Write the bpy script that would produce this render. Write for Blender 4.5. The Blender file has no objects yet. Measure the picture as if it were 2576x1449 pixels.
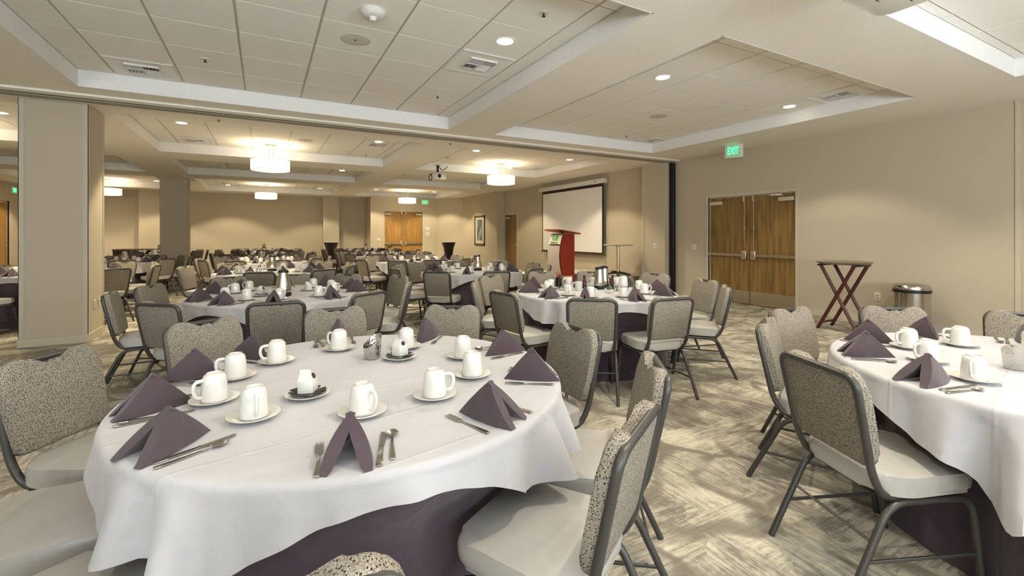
import bpy, bmesh, math, random
from mathutils import Vector, Matrix
random.seed(7)
PI = math.pi
scene = bpy.context.scene
C = scene.collection
cos, sin, R_ = math.cos, math.sin, math.radians

# ------------------------------------------------------------------ materials
def mat(name, color=(.8, .8, .8), rough=.6, metal=0., spec=.5, emit=None, es=0., trans=0., coat=0.):
    m = bpy.data.materials.new(name); m.use_nodes = True
    b = m.node_tree.nodes['Principled BSDF']
    b.inputs['Base Color'].default_value = (*color, 1)
    b.inputs['Roughness'].default_value = rough
    b.inputs['Metallic'].default_value = metal
    b.inputs['Specular IOR Level'].default_value = spec
    b.inputs['Transmission Weight'].default_value = trans
    b.inputs['Coat Weight'].default_value = coat
    if emit:
        b.inputs['Emission Color'].default_value = (*emit, 1)
        b.inputs['Emission Strength'].default_value = es
    return m

def nt(m):
    t = m.node_tree
    return t, t.nodes['Principled BSDF']

def node(t, typ, **kw):
    n = t.nodes.new(typ)
    for k, v in kw.items():
        if k.startswith('i_'):
            n.inputs[k[2:].replace('_', ' ')].default_value = v
        else:
            setattr(n, k, v)
    return n

def coords(t, scale=(1, 1, 1), rot=(0, 0, 0), src='Object'):
    tc = node(t, 'ShaderNodeTexCoord'); mp = node(t, 'ShaderNodeMapping')
    mp.inputs['Scale'].default_value = scale; mp.inputs['Rotation'].default_value = rot
    t.links.new(tc.outputs[src], mp.inputs['Vector'])
    return mp.outputs['Vector']

def ramp(t, fac, stops):
    r = node(t, 'ShaderNodeValToRGB')
    e = r.color_ramp.elements
    while len(e) < len(stops): e.new(.5)
    for el, (p, c) in zip(e, stops):
        el.position = p; el.color = (*c, 1)
    t.links.new(fac, r.inputs['Fac'])
    return r.outputs['Color']

def noise(t, vec, scale, detail=3, rough=.55):
    n = node(t, 'ShaderNodeTexNoise'); n.inputs['Scale'].default_value = scale
    n.inputs['Detail'].default_value = detail; n.inputs['Roughness'].default_value = rough
    t.links.new(vec, n.inputs['Vector']); return n.outputs['Fac']

def mix(t, a, b, fac, mode='MIX'):
    n = node(t, 'ShaderNodeMix', data_type='RGBA', blend_type=mode)
    for s, v in ((n.inputs['Factor'], fac), (n.inputs['A'], a), (n.inputs['B'], b)):
        if hasattr(v, 'links'): t.links.new(v, s)
        elif isinstance(v, tuple): s.default_value = (*v, 1)
        else: s.default_value = v
    return n.outputs['Result']

def math_(t, op, a, b=0., clamp=False):
    n = node(t, 'ShaderNodeMath', operation=op, use_clamp=clamp)
    for s, v in zip(n.inputs, (a, b)):
        if hasattr(v, 'links'): t.links.new(v, s)
        else: s.default_value = v
    return n.outputs[0]

def bump(t, b, h, strength=.2, dist=.002):
    n = node(t, 'ShaderNodeBump'); n.inputs['Strength'].default_value = strength; n.inputs['Distance'].default_value = dist
    t.links.new(h, n.inputs['Height']); t.links.new(n.outputs[0], b.inputs['Normal'])

def m_wall():
    m = mat('beige_wallcovering', rough=.75, spec=.25); t, b = nt(m)
    v = coords(t)
    n1 = noise(t, coords(t, (60, 60, 900)), 1, 2); n2 = noise(t, coords(t, (900, 900, 40)), 1, 2)
    w = math_(t, 'ADD', math_(t, 'MULTIPLY', n1, .5), math_(t, 'MULTIPLY', n2, .5))
    c = ramp(t, w, [(.3, (.475, .412, .302)), (.7, (.555, .487, .366))])
    t.links.new(c, b.inputs['Base Color']); bump(t, b, w, .12, .001)
    return m

def m_carpet():
    m = mat('carpet', rough=.95, spec=.1); t, b = nt(m)
    base = coords(t, (1, 1, 1))
    def streak(sx, sy):
        a = noise(t, coords(t, (sx * 1.0, sy * 1.0, 1)), 1, 4, .6)
        return a
    sA, sB = streak(4.2, 46), streak(46, 4.2)
    fA, fB = streak(7, 150), streak(150, 7)
    sA = math_(t, 'ADD', math_(t, 'MULTIPLY', sA, .6), math_(t, 'MULTIPLY', fA, .4))
    sB = math_(t, 'ADD', math_(t, 'MULTIPLY', sB, .65), math_(t, 'MULTIPLY', fB, .35))
    # quarter-turned carpet blocks with soft edges
    dn = node(t, 'ShaderNodeTexNoise'); dn.inputs['Scale'].default_value = 7.; dn.inputs['Detail'].default_value = 3
    t.links.new(base, dn.inputs['Vector'])
    dv = node(t, 'ShaderNodeVectorMath', operation='MULTIPLY_ADD'); dv.inputs[1].default_value = (.16, .16, 0)
    t.links.new(dn.outputs['Color'], dv.inputs[0]); t.links.new(base, dv.inputs[2])
    vc = node(t, 'ShaderNodeTexVoronoi', distance='CHEBYCHEV'); vc.inputs['Scale'].default_value = 2.0; vc.inputs['Randomness'].default_value = .72
    t.links.new(dv.outputs[0], vc.inputs['Vector'])
    sp = node(t, 'ShaderNodeSeparateColor'); t.links.new(vc.outputs['Color'], sp.inputs[0])
    pickd = math_(t, 'GREATER_THAN', sp.outputs[0], .5)
    s = mix(t, sA, sB, pickd)
    s = math_(t, 'ADD', s, math_(t, 'MULTIPLY', math_(t, 'SUBTRACT', sp.outputs[1], .5), .10))
    big = noise(t, base, 2.3, 5, .62)
    s = math_(t, 'ADD', math_(t, 'MULTIPLY', s, .8), math_(t, 'MULTIPLY', noise(t, base, 38, 3, .6), .2))
    sv = math_(t, 'ADD', s, math_(t, 'MULTIPLY', math_(t, 'SUBTRACT', big, .5), .62))
    c = ramp(t, sv, [(.30, (.15, .135, .115)), (.43, (.245, .221, .18)), (.53, (.425, .388, .302)), (.67, (.615, .575, .455))])
    # looping darker bands drifting over the blocks
    vo = node(t, 'ShaderNodeTexVoronoi', feature='DISTANCE_TO_EDGE'); vo.inputs['Scale'].default_value = 2.1
    wn = node(t, 'ShaderNodeTexNoise'); wn.inputs['Scale'].default_value = 2.2; wn.inputs['Detail'].default_value = 1
    t.links.new(base, wn.inputs['Vector'])
    wv = node(t, 'ShaderNodeVectorMath', operation='MULTIPLY_ADD'); wv.inputs[1].default_value = (.55, .55, 0)
    t.links.new(wn.outputs['Color'], wv.inputs[0]); t.links.new(base, wv.inputs[2]); t.links.new(wv.outputs[0], vo.inputs['Vector'])
    line = ramp(t, vo.outputs['Distance'], [(.0, (1, 1, 1)), (.04, (.85, .85, .85)), (.085, (0, 0, 0))])
    fade = ramp(t, noise(t, base, 3.1, 2), [(.30, (0, 0, 0)), (.5, (1, 1, 1))])
    lf = math_(t, 'MULTIPLY', math_(t, 'MULTIPLY', line, fade), .9)
    c = mix(t, c, (.20, .172, .135), lf)
    gr = noise(t, base, 420, 2)
    c = mix(t, c, ramp(t, gr, [(.3, (.35, .35, .35)), (.7, (.68, .68, .68))]), .35, 'OVERLAY')
    t.links.new(c, b.inputs['Base Color']); bump(t, b, gr, .5, .004)
    return m

def m_fabric():
    m = mat('speckled_upholstery', rough=.9, spec=.15); t, b = nt(m)
    vo = node(t, 'ShaderNodeTexVoronoi'); vo.inputs['Scale'].default_value = 1; vo.inputs['Randomness'].default_value = .62
    t.links.new(coords(t, (165, 135, 135), (0, 0, .5)), vo.inputs['Vector'])
    d = ramp(t, vo.outputs['Distance'], [(.25, (1, 1, 1)), (.34, (0, 0, 0))])
    sep = node(t, 'ShaderNodeSeparateColor'); t.links.new(vo.outputs['Color'], sep.inputs[0])
    pick = ramp(t, sep.outputs[0], [(.10, (0, 0, 0)), (.16, (1, 1, 1))])
    dark = math_(t, 'MULTIPLY', d, pick)
    n = noise(t, coords(t, (330, 330, 330)), 1, 2)
    base = ramp(t, n, [(.36, (.125, .110, .086)), (.64, (.37, .325, .262))])
    c = mix(t, base, (.03, .025, .022), dark)
    t.links.new(c, b.inputs['Base Color']); bump(t, b, n, .25, .001)
    return m

def m_cloth(name, a, c2, rough=.85, sheen=.2):
    m = mat(name, rough=rough, spec=.2); t, b = nt(m)
    n = noise(t, coords(t, (2.5, 2.5, 2.5)), 1, 4)
    w = noise(t, coords(t, (700, 700, 700)), 1, 1)
    c = ramp(t, n, [(.35, a), (.65, c2)])
    t.links.new(c, b.inputs['Base Color'])
    b.inputs['Sheen Weight'].default_value = sheen
    cr = noise(t, coords(t, (1.2, 9, 4), (0, 0, .5)), 1, 3, .5)
    cr2 = noise(t, coords(t, (5, 5, 5)), 1, 4, .6)
    sy = node(t, 'ShaderNodeSeparateXYZ'); t.links.new(coords(t, (1, 1, 1), (0, 0, R_(-11))), sy.inputs[0])
    fr = math_(t, 'ABSOLUTE', math_(t, 'SUBTRACT', math_(t, 'FRACT', math_(t, 'MULTIPLY', sy.outputs['Y'], 1 / .31)), .5))
    rid = node(t, 'ShaderNodeMapRange', interpolation_type='SMOOTHSTEP'); rid.inputs['From Max'].default_value = .035; rid.inputs['To Min'].default_value = .16; rid.inputs['To Max'].default_value = 0
    t.links.new(fr, rid.inputs['Value'])
    cr = math_(t, 'ADD', cr, rid.outputs[0])
    hgt = math_(t, 'ADD', math_(t, 'MULTIPLY', w, .03), math_(t, 'ADD', math_(t, 'MULTIPLY', cr, .55), math_(t, 'MULTIPLY', cr2, .42)))
    bump(t, b, hgt, .7, .03)
    return m

def m_wood(name, c1, c2, c3, scale=(16, 16, 1.1), rough=.4, coat=.1):
    m = mat(name, rough=rough, coat=coat); t, b = nt(m)
    v = coords(t, scale)
    n = noise(t, v, 1, 5, .62)
    n2 = noise(t, coords(t, (scale[0] * 9, scale[1] * 9, scale[2] * 3)), 1, 2)
    s = math_(t, 'ADD', math_(t, 'MULTIPLY', n, .78), math_(t, 'MULTIPLY', n2, .22))
    c = ramp(t, s, [(.34, c1), (.5, c2), (.66, c3)])
    t.links.new(c, b.inputs['Base Color']); bump(t, b, n2, .08, .001)
    return m

def m_steel(name, col=(.62, .58, .5), rough=.28, stretch=(1, 1, 160)):
    m = mat(name, col, rough, 1.); t, b = nt(m)
    n = noise(t, coords(t, stretch), 1, 2)
    r = node(t, 'ShaderNodeMapRange'); r.inputs['To Min'].default_value = rough * .75; r.inputs['To Max'].default_value = rough * 1.3
    t.links.new(n, r.inputs['Value']); t.links.new(r.outputs[0], b.inputs['Roughness'])
    return m

def m_paint(name, col, rough=.6, sc=40, spec=.35):
    m = mat(name, col, rough, spec=spec); t, b = nt(m)
    n = noise(t, coords(t, (sc, sc, sc)), 1, 3)
    d = tuple(x * .94 for x in col)
    t.links.new(ramp(t, n, [(.35, d), (.65, col)]), b.inputs['Base Color'])
    return m

def m_tile():
    m = mat('acoustic_tile', rough=.95, spec=.1); t, b = nt(m)
    n = noise(t, coords(t, (140, 140, 140)), 1, 3)
    t.links.new(ramp(t, n, [(.3, (.83, .805, .745)), (.7, (.89, .87, .815))]), b.inputs['Base Color'])
    bump(t, b, n, .25, .002)
    return m

def m_hammer():
    m = mat('hammered_steel', (.62, .6, .57), .22, 1.); t, b = nt(m)
    vo = node(t, 'ShaderNodeTexVoronoi'); t.links.new(coords(t, (110, 110, 80)), vo.inputs['Vector']); vo.inputs['Scale'].default_value = 1
    bump(t, b, vo.outputs['Distance'], .45, .003)
    return m

def m_art():
    m = mat('picture_print', rough=.5); t, b = nt(m)
    n = noise(t, coords(t, (3, 3, 2)), 1, 4)
    t.links.new(ramp(t, n, [(.3, (.07, .09, .09)), (.5, (.12, .16, .165)), (.62, (.3, .4, .4)), (.75, (.17, .11, .08))]), b.inputs['Base Color'])
    return m

M = dict(
    wall=m_wall(), carpet=m_carpet(), fabric=m_fabric(), tile=m_tile(),
    soffit=m_paint('ceiling_paint', (.87, .835, .755), .7), fascia=m_paint('fascia_paint', (.86, .85, .82), .6),
    grid=m_paint('grid_paint', (.62, .59, .53), .6), trim=m_paint('trim_paint', (.56, .50, .385), .5),
    vinyl=m_paint('seat_vinyl', (.415, .397, .362), .42, 30, .4), metal=m_paint('gunmetal', (.046, .043, .038), .36, 60, .5),
    white_cloth=m_cloth('white_linen', (.41, .40, .408), (.455, .446, .453)), plum_cloth=m_cloth('plum_linen', (.05, .034, .045), (.075, .052, .066)),
    plum_napkin=m_cloth('plum_napkin', (.052, .036, .041), (.075, .053, .060)),
    china=m_paint('china', (.61, .596, .555), .12, 20, .6), steel=m_steel('cutlery_steel', (.50, .46, .39), .2, (60, 60, 60)),
    hardware=m_steel('door_hardware', (.66, .58, .46), .3), can=m_steel('bin_steel', (.56, .525, .47), .2, (220, 220, 1)),
    pot=m_steel('pot_steel', (.62, .58, .52), .13, (150, 150, 1)), hammer=m_hammer(),
    oak=m_wood('oak_veneer', (.125, .07, .018), (.235, .135, .038), (.34, .21, .075)),
    oak2=m_wood('oak_veneer_light', (.22, .11, .022), (.36, .19, .045), (.46, .26, .075)),
    mahogany=m_wood('mahogany', (.03, .004, .003), (.06, .008, .006), (.10, .016, .009), (40, 40, 6), .5, 0),
    red=m_paint('red_laminate', (.34, .03, .012), .3, 4, .5), black=m_paint('black_plastic', (.012, .011, .012), .4),
    darkcloth=m_cloth('brown_black_cloth', (.02, .012, .01), (.035, .02, .015)), rubber=m_paint('seal_rubber', (.012, .011, .013), .35),
    white=m_paint('white_plastic', (.72, .70, .65), .4), screen=m_paint('screen_white', (.80, .79, .76), .75),
    dark=m_paint('dark_gap', (.03, .027, .022), .8), tabletop=m_paint('grey_laminate', (.45, .42, .36), .4),
    tray=m_paint('brown_tray', (.24, .20, .15), .35), silver=m_paint('silver_panel', (.42, .37, .33), .35, 10, .5),
    emit_lamp=mat('lamp_glow', (1, .95, .85), .5, emit=(1, .88, .68), es=6.), drum=mat('drum_shade', (.9, .86, .76), .5, emit=(1, .85, .60), es=1.25),
    drum_top=mat('drum_diffuser', (.9, .86, .78), .5, emit=(1, .84, .58), es=1.),
    exit_face=mat('exit_face', (.35, .6, .4), .5, emit=(.08, .55, .2), es=.10), exit_green=mat('exit_letters', (.1, .8, .35), .5, emit=(.06, 1, .34), es=1.5),
    glass=mat('drinking_glass', (.97, .98, .97), .02, spec=.3, trans=1.), winglass=mat('window_glow', (.8, .85, .9), .3, emit=(.82, .9, 1), es=2.5),
    bronze=m_paint('bronze_track', (.30, .27, .205), .45), art=m_art(), brownframe=m_wood('frame_wood', (.05, .02, .012), (.08, .035, .02), (.12, .05, .03), (30, 30, 6)),
    matboard=m_paint('mat_board', (.62, .56, .44), .8), green=m_paint('sign_green', (.10, .40, .11), .4), pale=m_paint('sign_pale', (.55, .75, .42), .4),
    paper_dark=m_paint('black_paper', (.03, .03, .03), .7), amber=m_paint('syrup', (.05, .015, .01), .15), teal=m_paint('teal_packets', (.10, .17, .15), .6),
    beige=m_paint('beige_packets', (.5, .42, .3), .6), brass=m_steel('nickel', (.6, .52, .4), .3), stage=m_paint('stage_carpet', (.50, .46, .40), .9),
    stageskirt=m_cloth('stage_skirt', (.06, .045, .03), (.10, .075, .05)),
)

M['glass'].node_tree.nodes['Principled BSDF'].inputs['IOR'].default_value = 1.12
# ------------------------------------------------------------------ mesh helpers
def bx(bm, x0, x1, y0, y1, z0, z1, T=None):
    vs = [bm.verts.new((x, y, z)) for z in (z0, z1) for x, y in ((x0, y0), (x1, y0), (x1, y1), (x0, y1))]
    for f in ((3, 2, 1, 0), (4, 5, 6, 7), (0, 1, 5, 4), (1, 2, 6, 5), (2, 3, 7, 6), (3, 0, 4, 7)):
        bm.faces.new([vs[i] for i in f])
    if T is not None: bmesh.ops.transform(bm, matrix=T, verts=vs)
    return vs

def bbx(bm, x0, x1, y0, y1, z0, z1, bev=.004, seg=2):
    b2 = bmesh.new(); bx(b2, x0, x1, y0, y1, z0, z1)
    bmesh.ops.bevel(b2, geom=b2.edges[:], offset=bev, segments=seg, affect='EDGES', profile=.5)
    merge(bm, b2)

def merge(bm, b2, T=None):
    if T is not None: bmesh.ops.transform(b2, matrix=T, verts=b2.verts[:])
    me = bpy.data.meshes.new('tmp'); b2.to_mesh(me); b2.free()
    bm.from_mesh(me); bpy.data.meshes.remove(me)

def tube(bm, pts, r, n=8, cap=True, closed=False, sq=1.):
    pts = [Vector(p) for p in pts]; k = len(pts)
    rs = r if isinstance(r, (list, tuple)) else [r] * k
    rings = []; up = None
    for i, p in enumerate(pts):
        if closed: d = (pts[(i + 1) % k] - pts[i - 1])
        else: d = pts[min(i + 1, k - 1)] - pts[max(i - 1, 0)]
        d.normalize()
        if up is None:
            up = Vector((0, 0, 1)) if abs(d.z) < .9 else Vector((1, 0, 0))
        a = d.cross(up)
        if a.length < 1e-6: a = d.cross(Vector((0, 1, 0)))
        a.normalize(); up = a.cross(d).normalized()
        rings.append([bm.verts.new(p + a * (cos(2 * PI * j / n) * rs[i]) + up * (sin(2 * PI * j / n) * rs[i] * sq)) for j in range(n)])
    m = k if closed else k - 1
    for i in range(m):
        A, B = rings[i], rings[(i + 1) % k]
        for j in range(n): bm.faces.new((A[j], B[j], B[(j + 1) % n], A[(j + 1) % n]))
    if cap and not closed:
        bm.faces.new(rings[0]); bm.faces.new(list(reversed(rings[-1])))

def lathe(bm, prof, n=24, T=None, sy=1.):
    rings = []; vs = []
    for r, z in prof:
        if r < 1e-5: ring = [bm.verts.new((0, 0, z))]
        else: ring = [bm.verts.new((r * cos(2 * PI * j / n), r * sin(2 * PI * j / n) * sy, z)) for j in range(n)]
        rings.append(ring); vs += ring
    for A, B in zip(rings, rings[1:]):
        for j in range(n):
            a, a2, b, b2 = A[j % len(A)], A[(j + 1) % len(A)], B[j % len(B)], B[(j + 1) % len(B)]
            f = [a, a2, b2, b]; f = [v for i, v in enumerate(f) if v not in f[:i]]
            if len(f) > 2: bm.faces.new(f)
    if T is not None: bmesh.ops.transform(bm, matrix=T, verts=vs)
    return vs

def prism(bm, pts, z0, z1, bev=0., seg=2, T=None):
    b2 = bmesh.new()
    lo = [b2.verts.new((x, y, z0)) for x, y in pts]; hi = [b2.verts.new((x, y, z1)) for x, y in pts]
    b2.faces.new(list(reversed(lo))); b2.faces.new(hi); k = len(pts)
    for i in range(k): b2.faces.new((lo[i], lo[(i + 1) % k], hi[(i + 1) % k], hi[i]))
    if bev:
        es = [e for e in b2.edges if abs(e.verts[0].co.z - e.verts[1].co.z) < 1e-6]
        bmesh.ops.bevel(b2, geom=es, offset=bev, segments=seg, affect='EDGES', profile=.5)
    merge(bm, b2, T)

def rounded(pts, r, n=4):
    """round the corners of a closed polygon"""
    out = []; k = len(pts)
    for i in range(k):
        p = Vector(pts[i]); a = (Vector(pts[i - 1]) - p); b = (Vector(pts[(i + 1) % k]) - p)
        rr = min(r, a.length * .45, b.length * .45)
        p0 = p + a.normalized() * rr; p1 = p + b.normalized() * rr
        for j in range(n + 1):
            s = j / n
            out.append(tuple(p0 * (1 - s) ** 2 + p * 2 * s * (1 - s) + p1 * s ** 2))
    return out

def roundpath(pts, r, n=5):
    out = [Vector(pts[0])]
    for i in range(1, len(pts) - 1):
        p = Vector(pts[i]); a = Vector(pts[i - 1]) - p; b = Vector(pts[i + 1]) - p
        rr = min(r, a.length * .48, b.length * .48)
        p0 = p + a.normalized() * rr; p1 = p + b.normalized() * rr
        for j in range(n + 1):
            s = j / n; out.append(p0 * (1 - s) ** 2 + p * 2 * s * (1 - s) + p1 * s ** 2)
    out.append(Vector(pts[-1])); return out

def obj(name, bm, material, parent=None, angle=38, loc=None, rotz=None):
    bmesh.ops.recalc_face_normals(bm, faces=bm.faces[:])
    me = bpy.data.meshes.new(name); bm.to_mesh(me); bm.free()
    ms = material if isinstance(material, (list, tuple)) else [material]
    for m in ms: me.materials.append(m)
    if angle:
        me.polygons.foreach_set('use_smooth', [True] * len(me.polygons)); me.set_sharp_from_angle(angle=R_(angle))
    o = bpy.data.objects.new(name, me); C.objects.link(o)
    if parent: o.parent = parent
    if loc: o.location = loc
    if rotz is not None: o.rotation_euler = (0, 0, rotz)
    return o

def thing(name, label, cat, loc=(0, 0, 0), rotz=0., group=None):
    o = bpy.data.objects.new(name, None); C.objects.link(o); o.empty_display_size = .05
    o.location = loc; o.rotation_euler = (0, 0, rotz); o['label'] = label; o['category'] = cat
    if group: o['group'] = group
    return o

def tag(o, label, cat, group=None):
    o['label'] = label; o['category'] = cat
    if group: o['group'] = group
    return o

def struct(name, bm, m, angle=None):
    o = obj(name, bm, m, None, angle); o['kind'] = 'structure'; return o

def sgroup(name):
    o = bpy.data.objects.new(name, None); C.objects.link(o); o['kind'] = 'structure'; return o

def dup(root, loc, rotz, label, group=None):
    r = root.copy(); C.objects.link(r); r.location = loc; r.rotation_euler = (0, 0, rotz); r['label'] = label
    if group: r['group'] = group
    for ch in list(root.children):
        c = ch.copy(); C.objects.link(c); c.parent = r
        for g in list(ch.children):
            d = g.copy(); C.objects.link(d); d.parent = c
    return r

class Proto:
    """first call moves the original, later calls copy it"""
    def __init__(s, root): s.root = root; s.used = False
    def put(s, loc, rotz, label, group=None):
        if not s.used:
            s.used = True; r = s.root; r.location = loc; r.rotation_euler = (0, 0, rotz); r['label'] = label
            if group: r['group'] = group
            return r
        return dup(s.root, loc, rotz, label, group)

def text_mesh(txt, size, depth):
    cu = bpy.data.curves.new('txt', 'FONT'); cu.body = txt; cu.size = size; cu.extrude = depth; cu.align_x = 'CENTER'; cu.align_y = 'CENTER'
    cu.resolution_u = 3
    o = bpy.data.objects.new('txt', cu); C.objects.link(o)
    dg = bpy.context.evaluated_depsgraph_get(); me = bpy.data.meshes.new_from_object(o.evaluated_get(dg))
    bm = bmesh.new(); bm.from_mesh(me); bpy.data.meshes.remove(me); bpy.data.objects.remove(o); bpy.data.curves.remove(cu)
    return bm

# ------------------------------------------------------------------ camera
cam = bpy.data.cameras.new('camera'); co = bpy.data.objects.new('camera', cam); C.objects.link(co)
YAW = math.atan(624 / 1145)
HC = 1.37
co.location = (0, 0, HC); co.rotation_euler = (PI / 2, 0, -YAW)
cam.sensor_width = 36; cam.lens = 36 * 1145 / 2576; cam.shift_y = -134.5 / 2576; cam.clip_start = .05; cam.clip_end = 100
scene.camera = co
FW, RT = Vector((sin(YAW), cos(YAW))), Vector((cos(YAW), -sin(YAW)))

# ------------------------------------------------------------------ room shell
XL, XR, YB, YF = -7.1, 8.25, -3.3, 21.7
ZS, ZT = 3.05, 3.24
bm = bmesh.new(); bx(bm, XL - .2, XR + .4, YB - .2, YF + .2, -.1, 0); struct('floor', bm, M['carpet'])

XB = [(-6.3, -2.75), (-1.86, 2.6), (3.4, 7.04)]
YBN = [(-2.4, 1.70), (2.52, 6.88), (8.12, 11.45), (12.5, 15.35), (16.45, 20.6)]
PHX = [-4.4, .44, 4.5]; PHY = [.3, 3.58, 9.3, 13.9, 18.6]
P = .652
bm = bmesh.new()
xs = sorted({XL - .1, XR + .3} | {v for a in XB for v in a}); ys = sorted({YB - .1, YF + .1} | {v for a in YBN for v in a})
def quad(bm, pts, mi=0):
    f = bm.faces.new([bm.verts.new(p) for p in pts]); f.material_index = mi
for x0, x1 in zip(xs, xs[1:]):
    for y0, y1 in zip(ys, ys[1:]):
        if (x0, x1) in XB and (y0, y1) in YBN: continue
        b0 = len(bm.faces); bx(bm, x0, x1, y0, y1, ZS, ZS + .4)
struct('ceiling', bm, M['soffit'])
n = 1
for i, (x0, x1) in enumerate(XB):
    for j, (y0, y1) in enumerate(YBN):
        bm = bmesh.new()
        # fascia lining, lip and tiles of one coffer
        e = .004
        for a in ((x0, x0 + .012, y0, y1), (x1 - .012, x1, y0, y1), (x0, x1, y0, y0 + .012), (x0, x1, y1 - .012, y1)):
            bx(bm, *a, ZS - .001, ZT + .03)
        nf = len(bm.faces)
        bx(bm, x0, x1, y0, y1, ZT + .012, ZT + .03)
        for g0, g1, ax in ((x0, x1, 0), (y0, y1, 1)):
            pass
        gx = [x0 + .012] + [v for k in range(-9, 10) for v in [PHX[i] + k * P] if x0 + .05 < v < x1 - .05] + [x1 - .012]
        gy = [y0 + .012] + [v for k in range(-9, 10) for v in [PHY[j] + k * P] if y0 + .05 < v < y1 - .05] + [y1 - .012]
        bm.faces.ensure_lookup_table()
        for f in bm.faces[nf:]: f.material_index = 2
        nf = len(bm.faces)
        for a, b in zip(gx, gx[1:]):
            for c, d in zip(gy, gy[1:]):
                g = .011
                bx(bm, a + g, b - g, c + g * .6, d - g * .6, ZT, ZT + .02)
        bm.faces.ensure_lookup_table()
        for f in bm.faces[nf:]: f.material_index = 1
        struct('ceiling_coffer_%d' % n, bm, [M['fascia'], M['tile'], M['grid']]); n += 1

def wall_seg(bm, x0, x1, y0, y1, z0=0, z1=ZS + .02): bx(bm, x0, x1, y0, y1, z0, z1)
# right wall with the double door (5.5) and the far single door (15.2)
D1 = (4.66, 6.46, 2.135)
D3 = (14.75, 15.66, 2.12)
bm = bmesh.new()
wall_seg(bm, XR, XR + .2, YB, D1[0]); wall_seg(bm, XR, XR + .2, D1[1], D3[0]); wall_seg(bm, XR, XR + .2, D3[1], 15.85)
wall_seg(bm, XR, XR + .2, D1[0], D1[1], D1[2]); wall_seg(bm, XR, XR + .2, D3[0], D3[1], D3[2])
wall_seg(bm, 8.0, XR, 7.42, 8.1)                       # pilaster at the partition pocket
wall_seg(bm, 7.95, XR + .2, 15.8, 19.3)
prism(bm, [(7.95, 19.3), (8.45, 19.3), (8.45, 20.9), (7.15, 20.9), (7.15, 20.4)], 0, ZS + .02)
struct('wall_right', bm, M['wall'])
D2 = (4.68, 6.42, 2.40)
bm = bmesh.new()
wall_seg(bm, XL, 4.1, YF, YF + .2)
wall_seg(bm, 4.1, D2[0], 20.4, YF + .2); wall_seg(bm, D2[1], 7.2, 20.4, YF + .2); wall_seg(bm, D2[0], D2[1], 20.4, YF + .2, D2[2])
wall_seg(bm, 2.28, 2.9, 21.35, YF); wall_seg(bm, -4.05, -3.35, 21.3, YF)
struct('wall_far', bm, M['wall'])
D4 = (19.3, 20.3, 2.43)
bm = bmesh.new()
wall_seg(bm, XL - .2, XL, YB, D4[0]); wall_seg(bm, XL - .2, XL, D4[1], YF); wall_seg(bm, XL - .2, XL, D4[0], D4[1], D4[2])
struct('wall_left', bm, M['wall'])
DAY_B = 195
WIN = [(-5.4, -2.8), (-1.4, 1.2), (2.6, 5.2)]
WZ = (.75, 2.55)
bm = bmesh.new(); e0 = XL - .2
for a, b in WIN:
    wall_seg(bm, e0, a, YB - .2, YB); wall_seg(bm, a, b, YB - .2, YB, 0, WZ[0]); wall_seg(bm, a, b, YB - .2, YB, WZ[1], ZS + .02); e0 = b
wall_seg(bm, e0, XR + .2, YB - .2, YB)
struct('wall_back', bm, M['wall'])
def window(k, loc, rotz, h, energy, tilt):
    """opening of half width h in a wall whose inside faces local +y"""
    w = sgroup('window_%d' % k); w.location = loc; w.rotation_euler = (0, 0, rotz)
    bm = bmesh.new()
    bx(bm, -h, h, -.12, -.04, WZ[0], WZ[0] + .06); bx(bm, -h, h, -.12, -.04, WZ[1] - .06, WZ[1])
    for x in (-h, -.03, h - .06): bx(bm, x, x + .06, -.12, -.04, WZ[0], WZ[1])
    obj('window_frame', bm, M['white'], w)
    bm = bmesh.new(); bx(bm, -h, h, -.19, -.17, WZ[0], WZ[1]); obj('window_pane', bm, M['winglass'], w)
    L = bpy.data.lights.new('daylight', 'AREA'); L.shape = 'RECTANGLE'; L.size = 2 * h; L.size_y = WZ[1] - WZ[0]
    L.energy = energy; L.color = (.86, .93, 1.)
    lo = bpy.data.objects.new('daylight', L); C.objects.link(lo); lo.parent = w
    lo.location = (0, .02, sum(WZ) / 2); lo.rotation_euler = (PI / 2 + R_(tilt), 0, 0)
for k, (a, b) in enumerate(WIN): window(k + 1, ((a + b) / 2, YB, 0), 0, (b - a) / 2, DAY_B, 62)

# columns
def column(name, x0, x1, y0, y1):
    o = sgroup(name)
    bm = bmesh.new(); bx(bm, x0, x1, y0, y1, 0, ZS + .01); obj('column_shaft', bm, M['wall'], o, None)
    bm = bmesh.new(); g = .045; t = .006
    for x, y in ((x0, y0), (x1, y0), (x1, y1), (x0, y1)):
        sx = 1 if x == x0 else -1; sy = 1 if y == y0 else -1
        bx(bm, *sorted((x - sx * t, x + sx * g)), *sorted((y - sy * t, y)), .1, ZS)
        bx(bm, *sorted((x - sx * t, x)), *sorted((y - sy * t, y + sy * g)), .1, ZS)
    obj('corner_guard', bm, M['trim'], o)
    bm = bmesh.new(); bx(bm, x0 - .014, x1 + .014, y0 - .014, y1 + .014, 0, .1); obj('column_baseboard', bm, M['trim'], o)
column('column_1', -2.6, -1.97, 7.68, 8.33)
column('column_2', -2.68, -2.03, 16.7, 17.35)

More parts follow.
